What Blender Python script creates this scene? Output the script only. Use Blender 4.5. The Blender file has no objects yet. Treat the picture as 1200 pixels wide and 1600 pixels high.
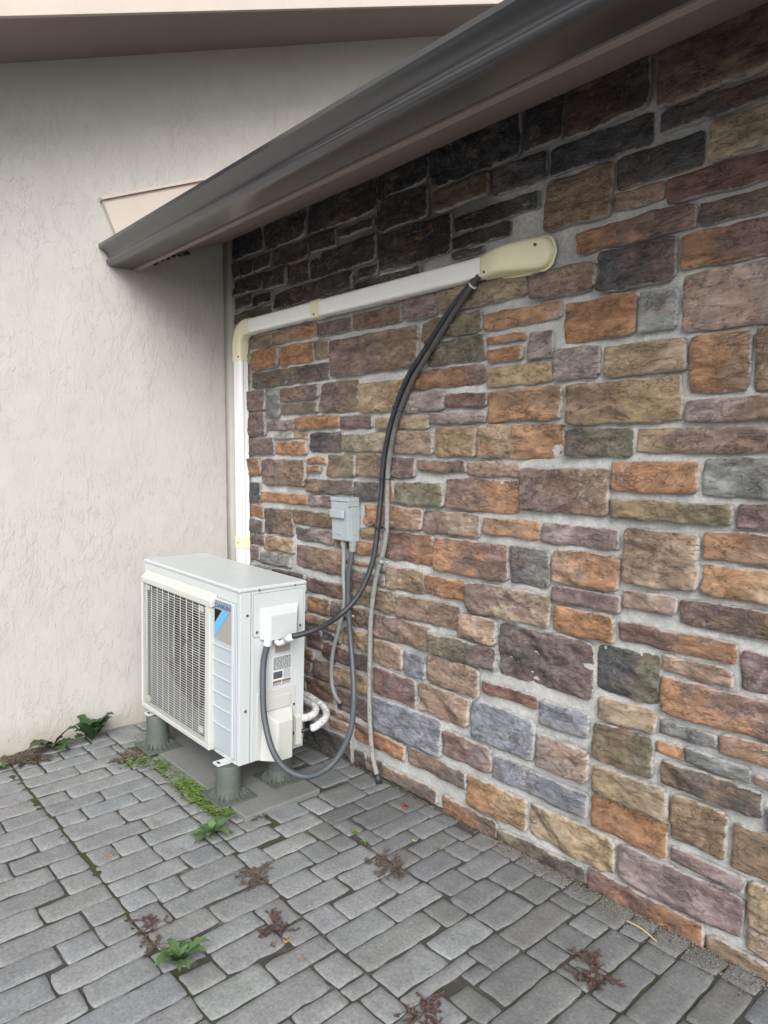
import bpy, bmesh, math, random
from mathutils import Vector, Matrix, Euler, noise
random.seed(11)
sc = bpy.context.scene
COL = sc.collection
R = math.radians

# ---------------------------------------------------------------- camera
cam_d = bpy.data.cameras.new('camera')
cam = bpy.data.objects.new('camera', cam_d); COL.objects.link(cam)
cam_d.sensor_fit = 'VERTICAL'; cam_d.sensor_height = 36.0
cam_d.lens = 1110.0 / 1600.0 * 36.0
cam_d.clip_start = 0.05; cam_d.clip_end = 500
cam.matrix_world = Matrix((
    (0.66200275, -0.06391287, 0.74677139, 3.66050977),
    (0.74949328, 0.05181057, -0.65998143, -2.07732646),
    (0.00349065, 0.99660966, 0.08220101, 1.45),
    (0, 0, 0, 1)))
sc.camera = cam
sc.render.resolution_x = 768; sc.render.resolution_y = 1024

# ---------------------------------------------------------------- light: overcast sky, broad weak sun
SUN_EL, SUN_AZ = R(35), R(-38)      # direction the light comes from, azimuth measured from +X towards +Y
w = bpy.data.worlds.new('World'); sc.world = w; w.use_nodes = True
nt = w.node_tree; nt.nodes.clear()
sky = nt.nodes.new('ShaderNodeTexSky'); sky.sky_type = 'NISHITA'; sky.sun_disc = False
sky.sun_elevation = SUN_EL; sky.sun_rotation = math.pi / 2 - SUN_AZ
sky.air_density = 1.0; sky.dust_density = 2.5; sky.ozone_density = 1.0
hs = nt.nodes.new('ShaderNodeHueSaturation'); hs.inputs['Saturation'].default_value = 0.25
bg = nt.nodes.new('ShaderNodeBackground'); bg.inputs['Strength'].default_value = 0.11
wo = nt.nodes.new('ShaderNodeOutputWorld')
# overcast sky: brightest overhead, dim towards the horizon
tc = nt.nodes.new('ShaderNodeTexCoord'); sx = nt.nodes.new('ShaderNodeSeparateXYZ'); rp = nt.nodes.new('ShaderNodeValToRGB')
for i_, (p_, c_) in enumerate(((.0, .85), (.30, .95), (1.0, 1.2))):
    e_ = rp.color_ramp.elements[i_] if i_ < 2 else rp.color_ramp.elements.new(p_)
    e_.position = p_; e_.color = (c_, c_, c_, 1)
mx = nt.nodes.new('ShaderNodeMix'); mx.data_type = 'RGBA'; mx.blend_type = 'MULTIPLY'; mx.inputs[0].default_value = 1
nt.links.new(tc.outputs['Generated'], sx.inputs[0]); nt.links.new(sx.outputs[2], rp.inputs[0])
nt.links.new(sky.outputs[0], hs.inputs['Color']); nt.links.new(hs.outputs[0], mx.inputs[6]); nt.links.new(rp.outputs[0], mx.inputs[7])
nt.links.new(mx.outputs[2], bg.inputs['Color'])
nt.links.new(bg.outputs[0], wo.inputs['Surface'])
sd = bpy.data.lights.new('sun', 'SUN'); sd.energy = 1.5; sd.angle = R(38); sd.color = (1.0, 0.99, 0.98)
sun = bpy.data.objects.new('sun', sd); COL.objects.link(sun)
sdir = Vector((math.cos(SUN_EL) * math.cos(SUN_AZ), math.cos(SUN_EL) * math.sin(SUN_AZ), math.sin(SUN_EL)))
sun.rotation_euler = sdir.to_track_quat('Z', 'Y').to_euler(); sun.location = (3, -4, 6)
sc.view_settings.view_transform = 'Standard'; sc.view_settings.look = 'None'
sc.view_settings.exposure = 1.05; sc.view_settings.gamma = 1
sc.cycles.use_denoising = True
sc.cycles.max_bounces = 8; sc.cycles.diffuse_bounces = 5
STONES = """2.245,2.535,2.474,2.807,pd
2.186,2.547,2.37,2.461,nn
2.56,2.917,2.454,2.672,pb
2.573,2.92,2.382,2.442,np
2.434,2.703,2.262,2.357,dn
2.716,2.927,2.26,2.369,tt
1.304,1.614,2.519,2.619,nn
1.634,2.063,2.474,2.659,nn
2.076,2.234,2.481,2.625,nd
1.317,1.607,2.383,2.508,dd
1.646,1.929,2.381,2.462,tt
1.942,2.173,2.368,2.461,dn
1.329,1.737,2.218,2.368,dk
1.757,2.142,2.282,2.341,kn
1.75,2.02,2.22,2.27,kk
1.751,1.903,2.187,2.208,dd
2.166,2.421,2.192,2.355,bb
2.433,2.59,2.199,2.249,ww
2.603,2.899,2.177,2.247,rr
0.813,1.291,2.487,2.688,nd
0.426,0.8,2.488,2.658,dd
0.092,0.4,2.504,2.648,nn
1.031,1.282,2.421,2.457,dd
0.826,1.019,2.398,2.474,dd
0.506,0.793,2.389,2.472,dd
0.312,0.482,2.408,2.476,dd
0.172,0.299,2.405,2.478,dd
0.812,1.305,2.274,2.386,nd
0.64,0.799,2.276,2.376,dd
0.421,0.627,2.291,2.377,dd
0.118,0.404,2.309,2.394,dd
0.495,1.146,2.182,2.263,kd
0.115,0.291,2.242,2.297,dd
0.308,0.471,2.226,2.28,kk
0.096,0.463,2.16,2.215,dd
1.169,1.309,2.211,2.258,dd
1.174,1.569,2.162,2.199,kd
0.254,0.483,2.007,2.07,bb
0.496,0.862,2.007,2.066,bo
0.875,1.129,1.997,2.061,pp
1.141,1.457,1.994,2.065,rb
1.49,1.667,1.99,2.074,pp
1.679,2.098,1.996,2.075,bt
0.267,0.535,1.891,1.994,oo
0.558,0.834,1.89,1.991,oo
0.848,0.956,1.896,1.985,wt
0.978,1.559,1.801,1.97,pb
1.582,1.896,1.901,1.977,bv
0.283,0.966,1.796,1.878,vp
0.554,0.879,1.71,1.779,bp
0.56,0.878,1.647,1.698,pv
0.239,0.4,1.679,1.784,pp
0.415,0.541,1.631,1.783,gg
0.895,1.175,1.64,1.782,pb
1.188,1.44,1.631,1.759,yy
1.545,1.916,1.71,1.784,op
1.617,1.917,1.797,1.888,vv
0.235,0.402,1.542,1.666,pp
0.422,0.681,1.568,1.618,pm
0.701,1.038,1.569,1.627,oo
1.052,1.274,1.561,1.619,pp
1.301,1.624,1.552,1.605,yt
1.482,1.713,1.619,1.697,mm
1.726,1.928,1.624,1.68,rp
1.636,1.926,1.566,1.606,pm
0.499,0.654,1.522,1.555,gg
0.667,0.792,1.522,1.556,tt
0.241,0.486,1.441,1.529,pp
0.498,0.777,1.442,1.509,oo
0.804,1.064,1.456,1.549,np
1.076,1.37,1.459,1.536,vt
1.41,1.649,1.447,1.539,ww
0.23,0.351,1.327,1.42,bo
0.363,0.775,1.282,1.417,pb
0.79,0.928,1.399,1.428,oo
0.79,0.898,1.358,1.387,oo
0.941,1.157,1.339,1.443,bv
1.17,1.355,1.347,1.446,bb
1.38,1.546,1.347,1.434,pp
1.662,1.879,1.437,1.553,yy
1.892,2.262,1.433,1.553,to
1.94,2.251,1.566,1.679,ob
1.563,1.827,1.377,1.424,bp
1.839,2.079,1.366,1.42,ww
1.426,1.711,1.237,1.33,vv
1.724,2.079,1.235,1.353,po
2.092,2.438,1.251,1.403,pb
1.226,1.587,1.132,1.224,ow
1.6,1.901,1.131,1.222,pt
1.914,2.173,1.148,1.211,bo
2.185,2.476,1.144,1.212,mp
1.356,1.655,0.994,1.118,po
1.668,2.041,0.981,1.118,op
2.054,2.22,0.983,1.122,dg
2.233,2.484,1.013,1.126,wo
2.301,2.687,2.094,2.164,op
2.7,2.938,2.093,2.154,dw
2.647,2.938,1.979,2.08,op
2.382,2.634,1.958,2.081,np
2.122,2.369,1.973,2.062,pb
2.256,2.514,1.817,1.945,oo
2.526,2.643,1.815,1.936,gg
2.657,2.946,1.801,1.967,wm
2.408,2.675,1.692,1.788,yt
2.688,2.853,1.624,1.788,ob
2.866,2.985,1.621,1.788,bb
2.275,2.665,1.547,1.679,by
2.224,2.392,1.699,1.797,mm
2.678,2.985,1.542,1.608,mb
2.275,2.514,1.441,1.534,dv
2.527,2.909,1.455,1.529,yp
2.451,2.724,1.334,1.428,oo
2.737,2.997,1.331,1.442,gg
2.45,2.827,1.251,1.312,yv
2.84,2.999,1.246,1.316,pp
2.497,2.735,1.048,1.221,bt
2.748,3.006,1.148,1.233,ow
1.909,2.243,1.901,1.96,ow
1.929,2.098,1.848,1.876,oo
1.929,2.09,1.78,1.829,oo
2.115,2.212,1.776,1.868,mm
1.929,2.211,1.693,1.763,yy
0.227,0.347,1.18,1.292,nn
0.359,0.786,1.194,1.243,oo
0.788,1.138,1.261,1.326,bd
1.151,1.329,1.237,1.325,dd
0.798,0.986,1.192,1.248,mp
0.227,0.37,1.1,1.167,oo
0.383,0.656,1.024,1.161,db
0.669,1.045,1.092,1.165,bb
0.236,0.37,1.017,1.087,dd
0.681,0.999,1.013,1.079,dm
0.236,0.386,0.955,1.004,pp
0.399,0.659,0.936,1.011,by
1.196,1.337,1.068,1.119,yy
0.226,0.326,0.86,0.942,pp
0.339,0.632,0.859,0.92,gg
0.672,1.075,0.878,0.989,pb
1.145,1.319,0.994,1.055,to
1.087,1.287,0.943,0.959,oo
1.376,1.604,0.868,0.964,yb
1.124,1.363,0.868,0.917,pm
1.617,1.839,0.88,0.957,oo
0.248,0.455,0.813,0.847,gg
0.494,0.768,0.82,0.847,dd
0.78,1.068,0.764,0.835,pr
1.124,1.427,0.759,0.855,vb
0.779,0.963,0.664,0.744,ob
0.976,1.122,0.669,0.746,pd
1.135,1.278,0.651,0.746,bb
0.779,1.051,0.605,0.651,wb
0.776,0.899,0.483,0.583,pp
0.911,1.043,0.548,0.586,dd
1.064,1.278,0.553,0.638,yb
0.912,1.277,0.459,0.535,rd
1.291,1.633,0.638,0.742,pb
1.44,1.797,0.755,0.851,wb
1.294,1.481,0.52,0.625,ww
1.493,1.615,0.513,0.611,ll
1.851,2.222,0.843,0.962,pt
1.81,1.991,0.74,0.83,ww
2.004,2.399,0.635,0.83,dp
2.235,2.492,0.945,1,pp
2.237,2.474,0.846,0.932,oo
1.646,1.991,0.638,0.724,vp
1.628,1.907,0.512,0.625,ww
1.928,2.183,0.545,0.59,rr
1.871,2.172,0.35,0.499,ll
2.195,2.388,0.497,0.586,ll
1.577,1.858,0.377,0.499,ww
2.412,2.626,0.679,0.833,nv
2.425,2.622,0.585,0.659,tt
2.505,2.672,0.968,1.025,wm
2.684,3.013,0.949,1.025,pb
2.487,2.854,0.859,0.921,po
2.639,2.848,0.794,0.844,ww
2.865,3.02,0.795,0.903,pp
2.639,3.028,0.668,0.781,op
2.748,3.014,1.045,1.135,ot
2.633,2.807,0.601,0.641,gg
2.41,2.617,0.44,0.572,bv
2.82,3.029,0.595,0.655,wo
2.63,2.709,0.535,0.572,oo
2.916,3.032,0.534,0.562,ww
2.649,2.944,0.445,0.522,bd
2.41,2.669,0.331,0.427,yt
2.682,2.849,0.284,0.425,yb
2.408,2.669,0.208,0.318,oo
2.862,3.045,0.27,0.405,bb
2.685,2.904,0.212,0.258,pm
2.51,2.904,0.074,0.195,mp
2.4,2.791,-0.035,0.061,po
2.917,3.055,0.13,0.257,yy
2.917,3.071,0.051,0.117,tt
2.804,3.077,-0.036,0.038,bt
1.292,1.564,0.377,0.5,rp
1.28,1.709,0.212,0.364,ll
1.726,1.972,0.23,0.337,rm
1.51,1.848,0.126,0.198,bd
1.861,2.145,0.077,0.194,oy
1.727,2.007,-0.022,0.059,od
2.019,2.387,-0.018,0.043,vd
2.158,2.497,0.074,0.195,ty
1.984,2.395,0.229,0.312,ll
2.185,2.397,0.345,0.463,mw
0.846,1.267,0.346,0.437,py
0.769,1.001,0.242,0.33,rb
1.014,1.267,0.225,0.326,dp
0.958,1.122,0.185,0.212,bw
0.776,0.946,0.166,0.229,bd
0.747,1.134,-0.035,0.106,nd
1.149,1.498,0.122,0.199,ro
1.158,1.233,-0.002,0.072,dd
1.245,1.694,0.007,0.066,bd
0.135,0.356,-0.016,0.094,bt
0.369,0.516,-0.016,0.124,yb
0.529,0.734,-0.016,0.054,pp
3.09,3.356,-0.016,0.124,yb
3.369,3.576,-0.016,0.124,bt
3.589,3.736,-0.016,0.074,bb
3.749,3.896,-0.016,0.074,bb
3.909,4.236,-0.016,0.094,bo
4.249,4.408,-0.016,0.124,ll
0.529,0.676,0.067,0.194,yb
3.589,3.796,0.087,0.184,bb
3.809,3.896,0.087,0.184,rp
0.135,0.356,0.107,0.164,oo
3.909,4.116,0.107,0.184,bo
4.129,4.236,0.107,0.204,vv
0.959,1.118,0.119,0.172,ww
0.369,0.516,0.137,0.264,dd
3.068,3.276,0.137,0.214,ww
3.289,3.436,0.137,0.194,yb
3.449,3.576,0.137,0.214,yb
4.249,4.408,0.137,0.194,ww
0.689,0.763,0.134,0.224,ww
0.135,0.236,0.177,0.254,rp
0.249,0.356,0.177,0.274,pp
3.589,3.916,0.197,0.254,ll
3.929,4.076,0.197,0.324,bb
0.529,0.676,0.207,0.334,dd
3.289,3.436,0.207,0.334,gg
4.249,4.408,0.207,0.264,vv
4.089,4.236,0.217,0.294,ll
3.068,3.276,0.227,0.284,pb
3.449,3.576,0.227,0.304,yb
0.689,0.756,0.237,0.334,dd
0.135,0.236,0.267,0.344,pp
3.589,3.868,0.267,0.324,dd
0.369,0.516,0.277,0.374,dd
4.249,4.408,0.277,0.404,bt
0.249,0.356,0.287,0.414,gg
3.058,3.206,0.297,0.354,vv
4.089,4.236,0.307,0.364,bo
3.449,3.576,0.317,0.414,rp
3.589,3.916,0.337,0.434,rp
3.929,4.076,0.337,0.464,oo
0.529,0.808,0.347,0.404,yb
3.219,3.378,0.347,0.404,pp
0.135,0.236,0.357,0.484,pb
3.058,3.206,0.367,0.424,dd
4.089,4.236,0.377,0.474,bt
0.369,0.516,0.387,0.444,pb
0.529,0.736,0.417,0.544,bo
0.749,0.833,0.417,0.47,bo
2.957,3.045,0.418,0.486,gg
3.219,3.426,0.417,0.514,bo
4.249,4.408,0.417,0.514,rp
0.249,0.356,0.427,0.524,pp
3.439,3.576,0.427,0.554,pb
3.058,3.206,0.437,0.534,pp
3.589,3.916,0.447,0.574,bt
0.369,0.516,0.457,0.534,ll
3.929,4.076,0.477,0.604,bt
4.089,4.236,0.487,0.544,oo
0.135,0.236,0.497,0.554,bb
3.219,3.426,0.527,0.604,pb
4.249,4.408,0.527,0.604,oo
0.249,0.356,0.537,0.634,bb
2.722,2.903,0.535,0.582,gg
0.369,0.516,0.547,0.674,ww
3.045,3.206,0.547,0.604,op
0.529,0.748,0.557,0.634,vv
4.089,4.236,0.557,0.684,rp
0.135,0.236,0.567,0.644,ww
3.439,3.576,0.567,0.664,vv
3.589,3.736,0.587,0.664,yb
3.749,3.916,0.587,0.644,gg
3.042,3.306,0.617,0.694,oo
3.319,3.426,0.617,0.714,gg
3.929,4.076,0.617,0.714,rp
4.249,4.408,0.617,0.694,bt
0.249,0.356,0.647,0.724,pp
0.529,0.766,0.647,0.744,dd
0.135,0.236,0.657,0.714,oo
3.749,3.916,0.657,0.734,dd
3.439,3.718,0.677,0.734,oo
0.369,0.516,0.687,0.776,pp
4.089,4.236,0.697,0.794,ll
3.041,3.246,0.707,0.784,bt
4.249,4.408,0.707,0.834,yb
0.135,0.235,0.727,0.844,rp
3.259,3.406,0.727,0.824,dd
3.929,4.076,0.727,0.824,gg
0.248,0.356,0.737,0.8,pp
3.419,3.566,0.747,0.874,ww
3.579,3.726,0.747,0.844,bb
3.739,3.898,0.747,0.824,ll
0.529,0.676,0.757,0.807,gg
0.689,0.767,0.757,0.807,pp
3.033,3.186,0.797,0.854,oo
4.089,4.236,0.807,0.884,yb
3.199,3.406,0.837,0.894,pp
3.739,4.066,0.837,0.894,pp
4.249,4.408,0.847,0.944,pb
0.135,0.213,0.857,0.984,vv
3.579,3.726,0.857,0.934,gg
3.033,3.186,0.867,0.994,ll
3.419,3.566,0.887,0.964,oo
4.079,4.236,0.897,0.994,bb
3.199,3.406,0.907,0.984,pp
3.739,4.006,0.907,1.034,bt
1.3,1.363,0.93,0.981,ll
3.579,3.726,0.947,1.044,oo
4.249,4.408,0.957,1.014,pp
3.419,3.566,0.977,1.054,ll
0.135,0.223,0.997,1.064,oo
3.199,3.406,0.997,1.124,pb
1.012,1.132,1.01,1.08,yb
3.027,3.186,1.007,1.135,op
4.019,4.236,1.007,1.104,bt
4.249,4.408,1.027,1.084,ww
3.739,4.006,1.047,1.124,bo
3.579,3.726,1.057,1.154,bo
3.419,3.566,1.067,1.144,bo
0.135,0.214,1.077,1.184,rp
1.058,1.183,1.093,1.206,oo
4.249,4.408,1.097,1.224,dd
4.019,4.178,1.117,1.194,yb
3.199,3.346,1.137,1.234,rp
3.739,4.006,1.137,1.214,bt
3.019,3.186,1.148,1.244,pp
3.359,3.566,1.157,1.254,oo
3.579,3.726,1.167,1.224,yb
0.135,0.214,1.197,1.254,bo
4.019,4.236,1.207,1.304,yb
3.739,4.006,1.227,1.284,oo
1.342,1.413,1.237,1.334,oo
3.579,3.726,1.237,1.364,op
4.249,4.408,1.237,1.294,pp
3.199,3.346,1.247,1.304,bt
3.012,3.186,1.257,1.316,dd
0.135,0.214,1.267,1.324,bt
3.359,3.518,1.267,1.344,rp
3.739,3.886,1.297,1.394,vv
3.899,4.006,1.297,1.394,rp
4.249,4.408,1.307,1.434,ll
3.199,3.346,1.317,1.444,dd
4.019,4.236,1.317,1.414,ll
3.01,3.186,1.329,1.404,ww
0.135,0.217,1.337,1.434,oo
3.359,3.506,1.357,1.454,ww
3.519,3.726,1.377,1.474,rp
3.739,4.006,1.407,1.464,dd
3.01,3.156,1.417,1.494,yb
4.019,4.226,1.427,1.524,pb
0.135,0.222,1.447,1.544,bt
4.239,4.398,1.447,1.574,yb
2.922,2.992,1.46,1.53,bo
3.169,3.316,1.457,1.554,pp
3.329,3.506,1.467,1.564,dd
3.739,3.946,1.477,1.534,rp
3.519,3.666,1.487,1.614,bo
3.005,3.156,1.507,1.564,bb
3.959,4.226,1.537,1.634,ll
3.679,3.826,1.547,1.674,pb
3.839,3.946,1.547,1.624,gg
0.135,0.222,1.557,1.684,bo
3.169,3.316,1.567,1.694,yb
2.998,3.156,1.577,1.704,gg
3.329,3.506,1.577,1.634,bt
4.239,4.408,1.587,1.684,bt
3.519,3.666,1.627,1.704,bt
3.839,3.946,1.637,1.764,pp
3.329,3.506,1.647,1.704,op
3.959,4.226,1.647,1.744,bb
3.679,3.826,1.687,1.744,bt
0.135,0.226,1.697,1.824,bt
4.239,4.408,1.697,1.794,bb
1.452,1.532,1.71,1.76,yb
3.169,3.316,1.707,1.834,yb
2.998,3.156,1.717,1.794,gg
3.329,3.476,1.717,1.794,vv
3.489,3.666,1.717,1.814,gg
3.679,3.826,1.757,1.834,oo
3.959,4.226,1.757,1.884,yb
3.839,3.946,1.777,1.854,rp
2.959,3.156,1.807,1.934,dd
3.329,3.476,1.807,1.864,dd
4.239,4.408,1.807,1.884,vv
3.489,3.666,1.827,1.884,gg
0.135,0.254,1.837,1.914,op
3.169,3.316,1.847,1.944,dd
3.679,3.826,1.847,1.924,rp
3.839,3.946,1.867,1.944,oo
3.329,3.476,1.877,1.954,gg
3.489,3.666,1.897,1.974,rp
3.959,4.166,1.897,1.994,pp
4.179,4.398,1.897,1.994,pb
0.135,0.254,1.927,1.987,ww
3.679,3.826,1.937,2.034,yb
2.959,3.156,1.947,2.044,vv
3.169,3.316,1.957,2.034,oo
3.839,3.946,1.957,2.034,op
3.329,3.476,1.967,2.064,op
3.489,3.666,1.987,2.044,pb
0.135,0.242,2,2.12,bb
3.959,4.286,2.007,2.084,pp
4.299,4.408,2.007,2.104,ll
3.169,3.316,2.047,2.144,oo
3.679,3.886,2.047,2.174,pb
2.951,3.156,2.057,2.154,dd
3.489,3.666,2.057,2.134,yb
0.496,0.829,2.079,2.166,vv
0.842,1.042,2.08,2.17,gg
1.062,1.322,2.08,2.15,ww
1.342,1.472,2.08,2.15,bo
3.329,3.476,2.077,2.154,oo
0.255,0.478,2.083,2.147,bb
1.485,1.636,2.087,2.149,op
1.649,1.868,2.088,2.174,dd
3.899,4.106,2.097,2.174,rp
4.119,4.286,2.097,2.194,bt
4.299,4.408,2.117,2.214,vv
3.489,3.666,2.147,2.224,pp
3.169,3.316,2.157,2.254,ll
2.912,3.156,2.167,2.244,bo
3.329,3.476,2.167,2.224,op
3.679,3.886,2.187,2.264,op
3.899,4.046,2.187,2.284,gg
4.059,4.206,2.207,2.334,ww
4.219,4.286,2.207,2.304,gg
4.299,4.408,2.227,2.324,gg
3.329,3.536,2.237,2.314,dd
3.549,3.666,2.237,2.294,dd
2.94,3.146,2.257,2.354,ww
3.159,3.306,2.267,2.344,pp
3.679,3.886,2.277,2.374,vv
3.899,4.046,2.297,2.354,dd
3.549,3.666,2.307,2.384,ww
4.219,4.286,2.317,2.414,ww
3.319,3.536,2.327,2.404,bt
4.299,4.408,2.337,2.414,pb
4.059,4.206,2.347,2.424,vv
3.159,3.306,2.357,2.454,ww
2.94,3.146,2.367,2.424,rp
3.899,4.046,2.367,2.424,rp
3.679,3.886,2.387,2.464,yb
3.549,3.666,2.397,2.494,rp
0.092,0.159,2.407,2.491,pp
3.319,3.536,2.417,2.494,ww
4.219,4.408,2.427,2.484,gg
2.933,3.146,2.437,2.514,gg
3.899,4.166,2.437,2.514,op
3.159,3.306,2.467,2.524,pb
3.679,3.886,2.477,2.616,bt
4.179,4.338,2.497,2.606,ll
3.319,3.466,2.507,2.616,op
3.479,3.666,2.507,2.636,ll
2.93,3.146,2.527,2.636,ll
3.899,4.166,2.527,2.596,ll
3.159,3.306,2.537,2.626,ll"""
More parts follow.
